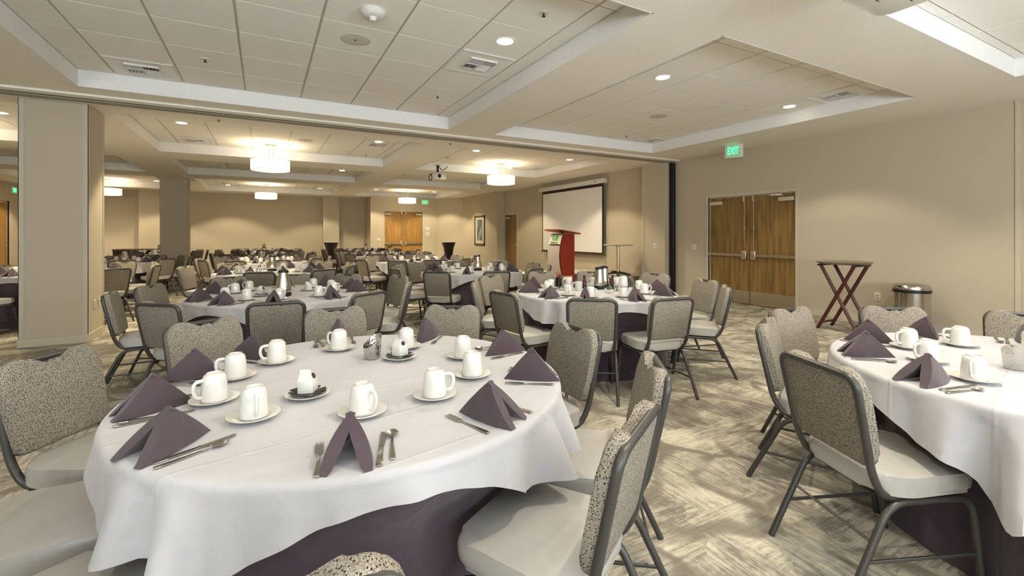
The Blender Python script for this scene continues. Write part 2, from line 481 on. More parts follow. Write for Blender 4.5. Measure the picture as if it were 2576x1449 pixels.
# baseboards
def bb(name, segs):
    bm = bmesh.new()
    for s in segs: bx(bm, *s, 0, .1)
    struct(name, bm, M['trim'])
bb('baseboard_right', [(XR - .014, XR, YB, D1[0] - .07), (XR - .014, XR, D1[1] + .07, 7.3), (7.986, 8.0, 7.42, 8.114), (8.0, XR, 8.1, 8.114), (XR - .014, XR, 8.114, D3[0] - .06), (7.936, 7.95, 15.786, 19.3), (7.95, XR, 15.786, 15.8)])
bb('baseboard_far', [(XL, -4.05, YF - .014, YF), (-3.35, 2.28, YF - .014, YF), (2.28, 2.9, 21.336, 21.35), (2.9, 4.1, YF - .014, YF), (4.086, 4.1, 20.386, YF), (4.1, D2[0] - .07, 20.386, 20.4), (D2[1] + .07, 7.15, 20.386, 20.4), (-4.05, -3.35, 21.286, 21.3)])
bb('baseboard_left', [(XL, XL + .014, YB, D4[0] - .07), (XL, XL + .014, D4[1] + .07, YF)])

# corner trims, partition track and rubber seal
bm = bmesh.new(); bx(bm, XR - .012, XR, 1.935, 1.985, .1, ZS); struct('trim_1', bm, M['trim'])
bm = bmesh.new(); bx(bm, 7.985, 8.0, 8.07, 8.115, .1, ZS); bx(bm, 8.0, XR, 8.1, 8.112, .1, ZS); struct('trim_2', bm, M['trim'])
bm = bmesh.new(); bx(bm, 2.265, 2.31, 21.335, 21.35, .1, ZS); bx(bm, 2.87, 2.915, 21.335, 21.35, .1, ZS); bx(bm, 4.085, 4.13, 20.386, 20.4, .1, ZS); bx(bm, -3.39, -3.335, 21.285, 21.3, .1, ZS); struct('trim_3', bm, M['trim'])
bm = bmesh.new(); bx(bm, XL, XR, 7.2, 7.66, ZS - .025, ZS + .01); struct('ceiling_header', bm, M['soffit'])
tr = thing('partition_track', 'long bronze ceiling track for a folding partition crossing the room before the tan column', 'track', (0, 7.43, ZS))
bm = bmesh.new()
for y in (-.075, -.02, .035): bx(bm, XL, XR - .05, y, y + .035, -.045, -.02)
obj('rail', bm, M['bronze'], tr)
bm = bmesh.new(); bx(bm, XL, XR - .05, -.075, .07, -.032, -.022); obj('slot', bm, M['dark'], tr)
bm = bmesh.new(); bx(bm, 8.13, XR - .002, 7.335, 7.415, 0, 3.0)
tube(bm, [(8.17, 7.335, .002), (8.17, 7.335, 2.99)], .02, 10)
tag(obj('partition_seal', bm, M['rubber']), 'tall black rubber bulb seal on the wall corner beside the double door wall', 'seal')

# ------------------------------------------------------------------ doors
def door_leaf(parent, w, h, mirror, double, wood, thick=.045):
    """leaf spans local x 0..w, face towards -y; mirror = meeting stile at x=0 instead of x=w"""
    fx = (lambda x: w - x) if mirror else (lambda x: x)
    def b2(bm, a, b, *r): bx(bm, *sorted((fx(a), fx(b))), *r)
    bm = bmesh.new(); bx(bm, .004, w - .004, 0, thick, .008, h - .004); leaf = obj('door_leaf', bm, wood, parent, None)
    if double:
        bm = bmesh.new(); b2(bm, .012, w - .012, -.003, .0, .02, .265); obj('kick_plate', bm, M['hardware'], leaf)
        bm = bmesh.new(); b2(bm, .01, w - .06, -.055, -.012, .94, .995)
        b2(bm, .02, .06, -.02, 0, .94, .995)
        obj('push_bar', bm, M['hardware'], leaf)
        bm = bmesh.new(); bbx(bm, *sorted((fx(w - .145), fx(w - .045))), -.06, 0, .885, 1.055, .012, 3); obj('latch_case', bm, M['hardware'], leaf)
        bm = bmesh.new(); x = fx(w - .095); tube(bm, [(x, -.025, 1.05), (x, -.025, h - .09)], .0075, 8)
        lathe(bm, [(0, -.012), (.013, -.012), (.013, .012), (0, .012)], 10, Matrix.Translation((x, -.025, 1.5)))
        obj('vertical_rod', bm, M['brass'], leaf)
        bm = bmesh.new(); bbx(bm, x - .025, x + .025, -.05, 0, h - .125, h - .012, .006); obj('top_latch', bm, M['hardware'], leaf)
    else:
        bm = bmesh.new(); x = fx(w - .07)
        lathe(bm, [(0, 0), (.03, 0), (.03, .012), (.012, .02), (.012, .055), (0, .055)], 12, Matrix.Translation((x, 0, 1.0)) @ Matrix.Rotation(PI / 2, 4, 'X'))
        tube(bm, [(x, -.055, 1.0), (x + (.11 if mirror else -.11), -.055, 1.0)], .009, 8)
        obj('lever_handle', bm, M['hardware'], leaf)
    bm = bmesh.new(); bbx(bm, *sorted((fx(.03), fx(.31))), -.06, 0, h - .155, h - .085, .006)
    cl = obj('door_closer', bm, M['trim'], leaf)
    bm = bmesh.new(); tube(bm, [(fx(.2), -.05, h - .06), (fx(.42), -.16, h - .045), (fx(.28), -.0, h - .03)], .01, 6)
    obj('closer_arm', bm, M['brass'], leaf)
    return leaf

def door(name, loc, rotz, w, h, leaves, wood, kw=.06):
    d = sgroup(name); d.location = loc; d.rotation_euler = (0, 0, rotz)
    bm = bmesh.new()
    for a in ((-kw, .0), (w, w + kw)):
        bx(bm, *a, -.02, .10, 0, h + kw)
    bx(bm, 0, w, -.02, .10, h, h + kw)
    bx(bm, 0, .016, .03, .10, 0, h); bx(bm, w - .016, w, .03, .10, 0, h); bx(bm, 0, w, .03, .1, h - .016, h)
    obj('door_frame', bm, M['trim'], d)
    for i in range(leaves):
        p = bpy.data.objects.new('tmp', None)
        leaf = door_leaf(d, w / leaves, h, i == 1, leaves == 2, wood)
        leaf.location = (i * w / leaves, .045, 0)
    bm = bmesh.new(); bx(bm, 0, w, .13, .15, 0, h); obj('door_backing', bm, M['dark'], d)
    return d
# walls at x = XR face -x : local -y must map to world -x -> rotation -90deg (local x -> world -y)
door('door_1', (XR, D1[1], 0), -PI / 2, D1[1] - D1[0], D1[2], 2, M['oak'])
door('door_2', (D2[0], 20.4, 0), 0, D2[1] - D2[0], D2[2], 2, M['oak2'])
door('door_3', (XR, D3[1], 0), -PI / 2, D3[1] - D3[0], D3[2], 1, M['oak'])
door('door_4', (XL, D4[0], 0), PI / 2, D4[1] - D4[0], D4[2], 1, M['oak2'])

# ------------------------------------------------------------------ lights in the ceiling
def spot(loc, e, ang=110, blend=.28, col=(1, .80, .52)):
    L = bpy.data.lights.new('downlight_lamp', 'SPOT'); L.energy = e; L.spot_size = R_(ang); L.spot_blend = blend; L.color = col; L.shadow_soft_size = .055
    o = bpy.data.objects.new('downlight_lamp', L); C.objects.link(o); o.location = loc; return o
dl = thing('ceiling_downlight', '', 'light', group='recessed downlights in the ceiling coffers')
bm = bmesh.new(); lathe(bm, [(.078, -.001), (.105, -.004), (.108, .0), (.09, .012), (.078, .012)], 24); obj('trim_ring', bm, M['fascia'], dl)
bm = bmesh.new(); lathe(bm, [(0, -.0025), (.079, -.0025), (.079, .008), (0, .008)], 24); obj('lens', bm, M['emit_lamp'], dl)
pdl = Proto(dl)
EN, EF = 52, 155
CN, CF = (1, .90, .72), (1, .85, .58)
for x, y, lb in ((2.05, 3.9, 'glowing round downlight in the big coffer over the nearest table'), (4.17, 3.9, 'round downlight toward the beam side of the coffer before the double door'),
              (6.74, 3.9, 'round downlight by the vent in the coffer before the double door'), (-1.2, 3.9, 'round downlight at the column end of the big near coffer'),
              (4.17, .7, 'round downlight beside the white projector overhead'), (6.74, .7, 'round downlight in the coffer corner nearest the right wall end'),
              (2.05, .7, 'round downlight in the coffer over the nearest table, outside the picture edge'), (-1.2, .7, 'round downlight beyond the top picture edge on the column side'),
              
              (-1.21, 9.34, 'round downlight just beyond the partition track near the tan column'), (2.03, 9.34, 'round downlight beside the square vent beyond the track'),
              (4.16, 9.3, 'round downlight above the white projector beyond the track'), (6.71, 9.3, 'round downlight above the projection screen'),
              (-3.55, 9.9, 'round downlight seen left of the tan column'), (-5.7, 9.6, 'round downlight by the left wall beyond the track'),
              (2.0, 19.9, 'small distant downlight over the bare far wall'), (4.1, 19.3, 'small distant downlight left of the far double door'), (6.58, 19.2, 'small distant downlight above the far exit sign'),
              (-1.2, 20.2, 'small distant downlight at the far column end'), (-3.3, 19.9, 'small distant downlight just left of the second column'), (-5.9, 19.6, 'small distant downlight by the far left door'),
              (6.71, 17.6, 'small downlight above the framed picture'), (2.0, 14.0, 'round downlight in the darker middle coffer'), (6.71, 13.2, 'round downlight near the single door')):
    pdl.put((x, y, ZT), 0, lb)
    spot((x, y, ZT - .012), (EN * (1.75 if x > 5 else 1)) if y < 7 else EF * (2.5 if (x, y) == (-1.21, 9.34) else 1), col=CN if y < 7 else CF)
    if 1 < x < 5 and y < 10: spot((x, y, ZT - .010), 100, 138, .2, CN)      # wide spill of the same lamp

pn = thing('drum_pendant', '', 'pendant light', group='drum pendants in the far room')
bm = bmesh.new(); lathe(bm, [(0, 0), (.10, 0), (.105, -.012), (.10, -.028), (.0, -.03)], 24); obj('canopy', bm, M['brass'], pn)
bm = bmesh.new(); tube(bm, [(-.035, 0, -.02), (-.035, 0, -.34)], .006, 6); obj('rod', bm, M['brass'], pn)
bm = bmesh.new(); tube(bm, [(.035, 0, -.02), (.035, 0, -.34)], .006, 6); obj('rod', bm, M['brass'], pn)
bm = bmesh.new(); RD = .365
lathe(bm, [(RD - .004, -.32), (RD, -.32), (RD, -.535), (RD - .004, -.535), (RD - .004, -.32)], 40); obj('drum_shade', bm, M['drum'], pn)
bm = bmesh.new(); lathe(bm, [(0, -.33), (RD - .01, -.33), (RD - .01, -.336), (0, -.336)], 40); obj('top_diffuser', bm, M['drum_top'], pn)
bm = bmesh.new(); lathe(bm, [(0, -.52), (RD - .05, -.52), (RD - .05, -.545), (0, -.55)], 40); obj('bottom_diffuser', bm, M['drum'], pn)
bm = bmesh.new()
for z in (-.325, -.53): tube(bm, [(RD * 1.003 * cos(a), RD * 1.003 * sin(a), z) for a in [k * 2 * PI / 40 for k in range(40)]], .005, 6, closed=True)
obj('shade_band', bm, M['brass'], pn)
ppn = Proto(pn)
for x, y, lb in ((.12, 10.73, 'large glowing drum pendant nearest the partition track, middle bay'), (5.5, 10.7, 'glowing drum pendant hanging beside the projection screen'),
                 (.07, 19.25, 'small distant drum pendant before the bare far wall'), (5.34, 19.1, 'distant drum pendant before the far double door'),
                 (-4.6, 19.9, 'distant drum pendant half hidden by the tan column'), (-4.6, 10.7, 'drum pendant hidden behind the tan column')):
    ppn.put((x, y, ZT), 0, lb)
    L = bpy.data.lights.new('pendant_lamp', 'AREA'); L.shape = 'DISK'; L.size = .68; L.energy = 9; L.color = (1, .84, .58)
    o = bpy.data.objects.new('pendant_lamp', L); C.objects.link(o); o.location = (x, y, ZT - .312); o.rotation_euler = (PI, 0, 0)
    L2 = spot((x, y, ZT - .56), 110, 160, .8, CF)

vn = thing('ceiling_vent', '', 'vent', group='square ceiling air vents')
bm = bmesh.new(); q = .30
pts = [(q, -.002), (q, -.008), (.17, .004), (.15, .004)]
for k in range(4):
    T = Matrix.Rotation(k * PI / 2, 4, 'Z')
    for (a, z), (b, z2) in zip(pts, pts[1:]):
        f = [bm.verts.new(T @ Vector(p)) for p in ((a, -a, z), (a, a, z), (b, b, z2), (b, -b, z2))]; bm.faces.new(f)
obj('face_plate', bm, M['fascia'], vn)
bm = bmesh.new(); bx(bm, -.15, .15, -.15, .15, .000, .002); obj('duct_opening', bm, M['dark'], vn)
bm = bmesh.new()
for k in range(4):
    T = Matrix.Rotation(k * PI / 2, 4, 'Z')
    for s in range(4):
        bx(bm, 0, .0025, -.07, .07, -.011, .011, T @ Matrix.Translation((-.075 + (s - 1.5) * .034, .075, -.008)) @ Matrix.Rotation(R_(26), 4, 'Y'))
bx(bm, -.15, .15, -.004, .004, -.02, .006); bx(bm, -.004, .004, -.15, .15, -.02, .006)
for k in range(4): bx(bm, -.155, .155, .147, .155, -.018, .006, Matrix.Rotation(k * PI / 2, 4, 'Z'))
obj('louvre_grid', bm, M['white'], vn)
pvn = Proto(vn)
def tilec(v, ph): return ph + (math.floor((v - ph) / P) + .5) * P
for x, y, i, j, lb in ((-1.17, 6.44, 1, 1, 'square air vent at the column end of the near coffer'), (2.04, 4.53, 1, 1, 'square air vent beside the bright downlight of the near coffer'),
                 (6.69, 6.35, 2, 1, 'square air vent close to the partition track before the exit sign'), (6.71, 3.0, 2, 1, 'square air vent in the coffer corner near the right wall'),
                 (-1.21, 11.0, 1, 2, 'square air vent beyond the track, column side'), (2.01, 9.9, 1, 2, 'square air vent beyond the track beside a downlight'),
                 (-1.25, 15.0, 1, 3, 'air vent in the dim middle coffer, column side'), (1.97, 14.1, 1, 3, 'air vent in the dim middle coffer, screen side'),
                 (6.57, 11.0, 2, 2, 'air vent above the projection screen housing'), (6.5, 14.9, 2, 3, 'air vent above the single door')):
    pvn.put((tilec(x, PHX[i]), tilec(y, PHY[j]), ZT), 0, lb)

def disc_thing(name, cat, prof, m, spots, group, extra=None):
    t = thing(name, '', cat, group=group)
    bm = bmesh.new(); lathe(bm, prof, 24); obj('housing', bm, m, t)
    if extra: extra(t)
    p = Proto(t)
    for x, y, z, lb in spots: p.put((x, y, z), 0, lb)
def sdx(t):
    bm = bmesh.new(); lathe(bm, [(0, -.085), (.02, -.085), (.03, -.065), (.035, -.05), (0, -.05)], 16); obj('sensor_tip', bm, M['white'], t)
    bm = bmesh.new(); lathe(bm, [(.05, -.052), (.066, -.052), (.066, -.043), (.05, -.043)], 20); obj('sensor_slot', bm, M['grid'], t)
disc_thing('smoke_detector', 'smoke detector', [(0, 0), (.10, 0), (.105, -.018), (.09, -.04), (.06, -.055), (0, -.055)], M['white'],
           [(.80, 3.9, ZT, 'white domed smoke detector on the near ceiling tiles'), (-1.24, 19.4, ZT, 'small distant smoke detector near the second column'), (6.05, 11.2, ZT, 'small smoke detector right of the screen pendant')], 'smoke detectors', sdx)
def spx(t):
    bm = bmesh.new(); lathe(bm, [(0, -.0075), (.012, -.0075), (.012, -.004), (0, -.004)], 10); obj('centre_screw', bm, M['dark'], t)
disc_thing('ceiling_speaker', 'speaker', [(0, 0), (.135, 0), (.137, -.004), (.12, -.006), (0, -.006)], M['grid'],
           [(.77, 4.55, ZT, 'round flush ceiling speaker beside the smoke detector'), (5.47, 5.2, ZT, 'round ceiling speaker in the coffer before the exit sign'), (.72, 9.9, ZT, 'round ceiling speaker next to the large drum pendant')], 'ceiling speakers', spx)
def sprx(t):
    bm = bmesh.new(); tube(bm, [(0, 0, -.004), (0, 0, -.03)], .007, 8); lathe(bm, [(0, -.036), (.016, -.034), (.016, -.031), (0, -.03)], 12); obj('sprinkler_head', bm, M['dark'], t)
disc_thing('ceiling_sprinkler', 'sprinkler', [(0, 0), (.04, 0), (.038, -.006), (0, -.008)], M['white'],
           [(2.07, 3.24, ZT, 'small fire sprinkler on the tile just above the bright near downlight'), (-.55, 5.82, ZT, 'small fire sprinkler between the two near vents'), (2.05, 5.85, ZT, 'small fire sprinkler in front of the second near vent'),
            (-.58, 7.87, ZS, 'small fire sprinkler on the soffit just past the track, column side'), (3.0, 7.87, ZS, 'small fire sprinkler on the soffit past the track, middle'), (3.9, 10.4, ZT, 'small fire sprinkler near the hanging projector'),
            (6.0, 6.5, ZT, 'small fire sprinkler near the exit sign coffer end'), (6.9, 2.75, ZT, 'small fire sprinkler in the coffer corner by the right wall'), (2.1, 11.0, ZT, 'small fire sprinkler beyond the second vent past the track')], 'fire sprinklers', sprx)

# projectors
def projector(loc, rotz, label, w, d, h, drop, cables):
    t = thing('projector', label, 'projector', loc, rotz, 'ceiling projectors')
    bm = bmesh.new(); prism(bm, rounded([(-w / 2, -d / 2), (w / 2, -d / 2), (w / 2, d / 2), (-w / 2, d / 2)], .06, 5), -drop - h, -drop, .02, 3); body = obj('body', bm, M['white'], t)
    bm = bmesh.new(); lathe(bm, [(0, 0), (.045, 0), (.05, .02), (.035, .03), (0, .02)], 20, Matrix.Translation((-w * .22, -d / 2 + .004, -drop - h / 2)) @ Matrix.Rotation(PI / 2, 4, 'X')); obj('lens', bm, M['dark'], t)
    bm = bmesh.new()
    for k in range(2): bx(bm, .0 - k * .17, .05 - k * .17, -d * .28 + k * .1, -d * .28 + .006 + k * .1, -drop - h - .001, -drop - h + .001)
    for k in range(6): bx(bm, w / 2 - .002, w / 2 + .001, -d * .25 + k * .02, -d * .25 + .008 + k * .02, -drop - h * .7, -drop - h * .3)
    obj('air_slot', bm, M['dark'], t)
    bm = bmesh.new(); tube(bm, [(0, 0, 0), (0, 0, -drop)], .028, 12); obj('mount_pole', bm, M['black'], t)
    bm = bmesh.new(); bx(bm, -.08, .08, -.08, .08, -.012, 0); bbx(bm, -.07, .07, -.07, .07, -drop - .01, -drop + .03, .01); obj('mount_plate', bm, M['white'], t)
    if cables:
        bm = bmesh.new()
        tube(bm, roundpath([(.05, .05, -.0), (.16, .03, -.12), (.26, .0, -.06), (.3, 0, 0)], .06), .009, 6)
        tube(bm, [(-w / 2 - .02 + .07 * cos(a) * .6 - .03, .0, -drop - .1 + .075 * sin(a)) for a in [k * 2 * PI / 20 for k in range(20)]], .009, 6, closed=True)
        tube(bm, roundpath([(-w / 2, 0, -drop - .08), (-w / 2 - .06, 0, -drop - .02), (-.05, 0, -drop + .02)], .05), .009, 6)
        obj('cable', bm, M['black'], t)
projector((3.27, 1.23, ZS), PI, 'large white projector cropped by the top edge of the picture', .50, .46, .13, .14, False)
projector((3.68, 10.5, ZS), R_(20), 'small white projector on a black pole with looped cables', .34, .30, .13, .22, True)

# exit signs
def exit_sign(loc, rotz, label, sx=1.):
    t = thing('exit_sign', label, 'exit sign', loc, rotz, 'green exit signs'); t.scale = (sx, 1, 1)
    bm = bmesh.new(); bbx(bm, -.185, .185, -.05, -.004, -.13, .115, .006); obj('housing', bm, M['white'], t)
    bm = bmesh.new(); bx(bm, -.15, .125, -.053, -.049, -.11, .09); obj('face_plate', bm, M['exit_face'], t)
    bm = text_mesh('EXIT', .19, .003)
    T = Matrix.Translation((-.013, -.055, -.012)) @ Matrix.Rotation(PI / 2, 4, 'X') @ Matrix.Diagonal((.62, 1.05, 1, 1))
    bmesh.ops.transform(bm, matrix=T, verts=bm.verts[:]); obj('letters', bm, M['exit_green'], t)
exit_sign((7.72, 5.48, ZS - .117), R_(-68), 'lit green EXIT sign hung from the ceiling before the double door', .84)
exit_sign((6.53, 20.4, 2.86), 0, 'small lit green EXIT sign above the far double door')
exit_sign((XL, 20.55, 2.80), PI / 2, 'tiny lit green EXIT sign above the far door left of the column')

# ------------------------------------------------------------------ wall fittings
def plate(name, cat, loc, rotz, label, kind, w=.075, h=.118):
    t = thing(name, label, cat, loc, rotz, 'wall plates')
    bm = bmesh.new(); bbx(bm, -w / 2, w / 2, -.007, 0, -h / 2, h / 2, .003); obj('cover_plate', bm, M['white'], t)
    bm = bmesh.new()
    if kind == 'outlet':
        for z in (-.022, .022): bbx(bm, -.017, .017, -.011, -.006, z - .015, z + .015, .003)
        obj('receptacle', bm, M['trim'], t)
    else:
        k = max(1, round(w / .075))
        for i in range(k): bbx(bm, -.016 + (i - (k - 1) / 2) * .046, .016 + (i - (k - 1) / 2) * .046, -.012, -.006, -.03, .03, .003)
        obj('rocker', bm, M['china'], t)
plate('light_switch', 'switch', (XR, 6.82, 1.1), -PI / 2, 'white light switch between the black seal and the double door', 'switch', .12)
plate('light_switch', 'switch', (8.0, 7.71, 1.1), -PI / 2, 'white light switch on the pilaster beside the black seal', 'switch', .12, .12)
plate('power_outlet', 'outlet', (XR, 3.44, .42), -PI / 2, 'white power outlet on the wall between tray stand and steel bin', 'outlet', .08, .13)
plate('power_outlet', 'outlet', (XR, 12.98, .62), -PI / 2, 'white outlet low on the wall left of the red podium', 'outlet')
plate('power_outlet', 'outlet', (XR, 12.6, .62), -PI / 2, 'white outlet low on the wall close beside the red podium', 'outlet')
plate('power_outlet', 'outlet', (-1.97, 7.93, .45), PI / 2, 'front white outlet of the pair on the tan column', 'outlet')
plate('power_outlet', 'outlet', (-1.97, 8.12, .45), PI / 2, 'rear white outlet of the pair on the tan column', 'outlet')
plate('light_switch', 'switch', (4.42, 20.4, 1.14), 0, 'small white switch left of the far double door', 'switch', .12)
plate('thermostat', 'wall control', (6.65, 20.4, 1.63), 0, 'upper white control plate right of the far double door', 'switch', .2, .16)  # upper wall thermostat, drawn with the switch plate shape
plate('thermostat', 'wall control', (6.65, 20.4, 1.39), 0, 'lower white control plate right of the far double door', 'switch', .2, .16)  # lower wall thermostat, same plate and rockers as a switch

# projection screen on the right wall
t = thing('projection_screen', 'white pull-down projection screen with black border on the side wall', 'screen', (8.12, 11.25, 0))
bm = bmesh.new(); bbx(bm, -.06, .08, -1.62, 1.68, 2.775, 2.905, .012); case = obj('housing', bm, M['white'], t)
bm = bmesh.new(); bx(bm, -.062, -.058, -1.3, -1.25, 2.83, 2.85); obj('badge', bm, M['dark'], case)
bm = bmesh.new(); bx(bm, 0, .004, -1.55, 1.55, .84, 2.78); obj('black_border', bm, M['black'], t)
bm = bmesh.new(); bx(bm, -.003, .0, -1.50, 1.50, .87, 2.69); obj('white_surface', bm, M['screen'], t)
bm = bmesh.new(); bbx(bm, -.02, .024, -1.58, 1.58, .80, .845, .006); obj('bottom_bar', bm, M['brownframe'], t)

# framed picture
t = thing('framed_picture', 'tall framed abstract picture hanging beyond the single door', 'picture', (7.95, 17.4, 1.54))
bm = bmesh.new()
for a in ((-.5, -.43, -.62, .62), (.43, .5, -.62, .62), (-.5, .5, -.62, -.55), (-.5, .5, .55, .62)): bx(bm, -.03, 0, *a)
obj('frame', bm, M['brownframe'], t)
bm = bmesh.new(); bx(bm, -.012, -.004, -.44, .44, -.56, .56); obj('mat_board', bm, M['matboard'], t)
bm = bmesh.new(); bx(bm, -.015, -.012, -.26, .26, -.42, .46); obj('print', bm, M['art'], t)

# stage with podium and cocktail table
SZ = .37
t = thing('stage_platform', 'low carpeted stage platform carrying the red podium', 'stage', (0, 0, 0))
bm = bmesh.new(); bx(bm, 5.75, 8.225, 7.95 + .17, 10.6, SZ - .06, SZ); obj('deck', bm, M['stage'], t)
bm = bmesh.new(); bx(bm, 5.74, 8.225, 8.105, 8.12, SZ - .075, SZ + .004); bx(bm, 5.735, 5.75, 8.1, 10.6, SZ - .075, SZ + .004); obj('edge_trim', bm, M['brownframe'], t)
bm = bmesh.new(); bx(bm, 5.77, 8.22, 8.14, 10.58, 0, SZ - .06); obj('skirt', bm, M['stageskirt'], t)

t = thing('podium', 'red podium with silver curved front and green emblem on the stage', 'podium', (6.5, 9.3, SZ + .002))
prof = []
def front(z): return -.20 - .09 * sin(PI * min(1, max(0, z / 1.02))) + .03 * (z / 1.0)
zs = [.03 + k * .99 / 14 for k in range(15)]
bm = bmesh.new()
for s in (-1, 1):
    pts = [(front(z) + .02, z) for z in zs] + [(.17, 1.02), (.17, .03)]
    prism(bm, pts, s * .235 - .02, s * .235 + .02, 0, T=Matrix.Rotation(PI / 2, 4, 'X'))
bx(bm, .13, .17, -.22, .22, .03, 1.0)
obj('side_panels', bm, M['red'], t)
def front_panel(z0, z1, off, w, m, name, par):
    b = bmesh.new(); zz = [z0 + k * (z1 - z0) / 10 for k in range(11)]
    pts = [(front(z) - off, z) for z in zz] + [(front(z) - off + .012, z) for z in reversed(zz)]
    prism(b, pts, -w, w, 0, T=Matrix.Rotation(PI / 2, 4, 'X')); return obj(name, b, m, par)
front_panel(.03, .73, .012, .25, M['silver'], 'front_panel', t)
sg = front_panel(.76, 1.0, .012, .25, M['matboard'], 'sign_panel', t)
bm = bmesh.new()
bx(bm, front(.91) - .030, front(.91) - .010, -.10, .10, .84, .985); obj('emblem', bm, M['green'], sg)
bm = text_mesh('H', .17, .004)
T = Matrix.Translation((front(.91) - .033, 0, .912)) @ Matrix.Rotation(-PI / 2, 4, 'Z') @ Matrix.Rotation(PI / 2, 4, 'X') @ Matrix.Shear('XZ', 4, (0., 0.)) 
bmesh.ops.transform(bm, matrix=T, verts=bm.verts[:]); obj('emblem_letter', bm, M['pale'], sg)
bm = text_mesh('Holiday Inn', .07, .003)
T = Matrix.Translation((front(.79) - .022, 0, .80)) @ Matrix.Rotation(-PI / 2, 4, 'Z') @ Matrix.Rotation(PI / 2, 4, 'X')
bmesh.ops.transform(bm, matrix=T, verts=bm.verts[:]); obj('lettering', bm, M['green'], sg)
bm = bmesh.new()
pts = rounded([(-.36, -.36), (.30, -.40), (.30, .40), (-.36, .36)], .1, 5)
prism(bm, pts, -.012, .012, .004, T=Matrix.Translation((0, 0, 1.06)) @ Matrix.Rotation(R_(9), 4, 'Y')); obj('reading_top', bm, M['red'], t)
bm = bmesh.new(); lathe(bm, [(0, 0), (.34, 0), (.345, .015), (.33, .03), (0, .032)], 32); obj('base_plate', bm, M['red'], t)

t = thing('cocktail_table', 'tall round cocktail table with metal pole near the projection screen', 'table', (7.62, 8.55, SZ))
bm = bmesh.new(); lathe(bm, [(0, .73), (.34, .73), (.355, .74), (.355, .755), (.345, .762), (0, .762)], 40); obj('tabletop', bm, M['tabletop'], t)
bm = bmesh.new(); tube(bm, [(0, 0, .03), (0, 0, .72)], .036, 14); lathe(bm, [(0, .70), (.12, .722), (.12, .73), (0, .73)], 20); obj('pole', bm, M['hardware'], t)
for k in range(4):
    a = PI / 4 + k * PI / 2
    bm = bmesh.new(); tube(bm, [(0, 0, .07), (.12 * cos(a), .12 * sin(a), .06), (.30 * cos(a), .30 * sin(a), .018)], [.03, .024, .016], 8); obj('foot', bm, M['black'], t)
bm = bmesh.new(); bbx(bm, -.1, .1, -.06, .06, 0, .07, .008); tag(obj('equipment_box', bm, M['black'], loc=(7.95, 9.0, SZ)), 'small black box on the stage behind the cocktail table', 'box')

# tray stand with tray
t = thing('tray_stand', 'folding mahogany tray stand with crossed legs by the side wall', 'tray stand', (7.35, 3.47, 0), 0)
hh = .93
def strut(bm, a, b, w=.02, d=.035): 
    a, b = Vector(a), Vector(b); dd = (b - a); L = dd.length; q = dd.to_track_quat('Z', 'Y').to_matrix().to_4x4()
    bx(bm, -d / 2, d / 2, -w / 2, w / 2, 0, L, Matrix.Translation(a) @ q)
# crosses open along y; two frames separated along x
for x, k in ((-.20, 0), (.17, 1)):
    for s in (-1, 1):
        bm = bmesh.new(); ox = x + (.013 if s > 0 else -.013)
        q0, q1 = Vector((ox, -s * .25, 0)), Vector((ox, s * .22, hh))
        tube(bm, [q0, q1], .025, 4); obj('leg', bm, M['mahogany'], t, 20)
bm = bmesh.new()
for y in (-.235, .235): tube(bm, [(-.2, y * .9, .09), (.17, y * .9, .09)], .016, 4)
obj('lower_rail', bm, M['mahogany'], t, 20)
bm = bmesh.new()
for y in (-.22, .22): bbx(bm, -.25, .22, y - .02, y + .02, hh - .012, hh + .012, .004)
obj('top_rail', bm, M['black'], t)
bm = bmesh.new()
for x in (-.2, .17): lathe(bm, [(0, -.028), (.009, -.028), (.009, .028), (0, .028)], 8, Matrix.Translation((x, 0, hh * .53)) @ Matrix.Rotation(PI / 2, 4, 'Y'))
obj('pivot_bolt', bm, M['hardware'], t)
bm = bmesh.new(); lathe(bm, [(0, 0), (.30, 0), (.345, .022), (.36, .036), (.352, .038), (.30, .008), (0, .008)], 48, sy=.95)
tag(obj('serving_tray', bm, M['tray'], loc=(7.36, 3.48, hh + .013)), 'large oval brown serving tray resting on the mahogany stand', 'tray')

# steel bin
t = thing('trash_can', 'round stainless steel trash can with domed lid by the side wall', 'trash can', (7.86, 2.88, 0))
bm = bmesh.new(); lathe(bm, [(0, .0), (.20, .0), (.20, .58), (0, .58)], 40); obj('body', bm, M['can'], t)
bm = bmesh.new(); lathe(bm, [(.195, .575), (.21, .575), (.21, .615), (.195, .615)], 40); obj('black_band', bm, M['black'], t)
bm = bmesh.new(); lathe(bm, [(.208, .615), (.21, .63), (.20, .665), (.17, .69), (.12, .698), (0, .70)], 40); obj('lid', bm, M['can'], t)
bm = bmesh.new(); lathe(bm, [(0, 0), (.205, 0), (.205, .02), (.2, .022)], 40); obj('base_ring', bm, M['black'], t)

# draped cocktail tables and buffet in the far room
def highboy(loc, label):
    t = thing('draped_cocktail_table', label, 'table', loc, 0, 'dark draped highboys')
    bm = bmesh.new(); pr = [(.30, 1.04), (.27, .95), (.22, .8), (.185, .6), (.18, .4), (.20, .2), (.26, 0)]
    n = 24; rings = []
    for r, z in pr: rings.append([bm.verts.new(((r + .012 * cos(6 * a) * (1 - z)) * cos(a), (r + .012 * cos(6 * a) * (1 - z)) * sin(a), z)) for a in [k * 2 * PI / n for k in range(n)]])
    for A, B in zip(rings, rings[1:]):
        for k in range(n): bm.faces.new((A[k], A[(k + 1) % n], B[(k + 1) % n], B[k]))
    obj('cover', bm, M['darkcloth'], t)
    bm = bmesh.new(); lathe(bm, [(0, 1.03), (.31, 1.03), (.315, 1.045), (.31, 1.06), (0, 1.06)], 32); obj('tabletop', bm, M['tabletop'], t)
highboy((2.5, 20.6, 0), 'tall dark draped cocktail table in front of the far pilaster')
highboy((6.94, 18.4, 0), 'tall dark draped cocktail table in the corner near the framed picture')
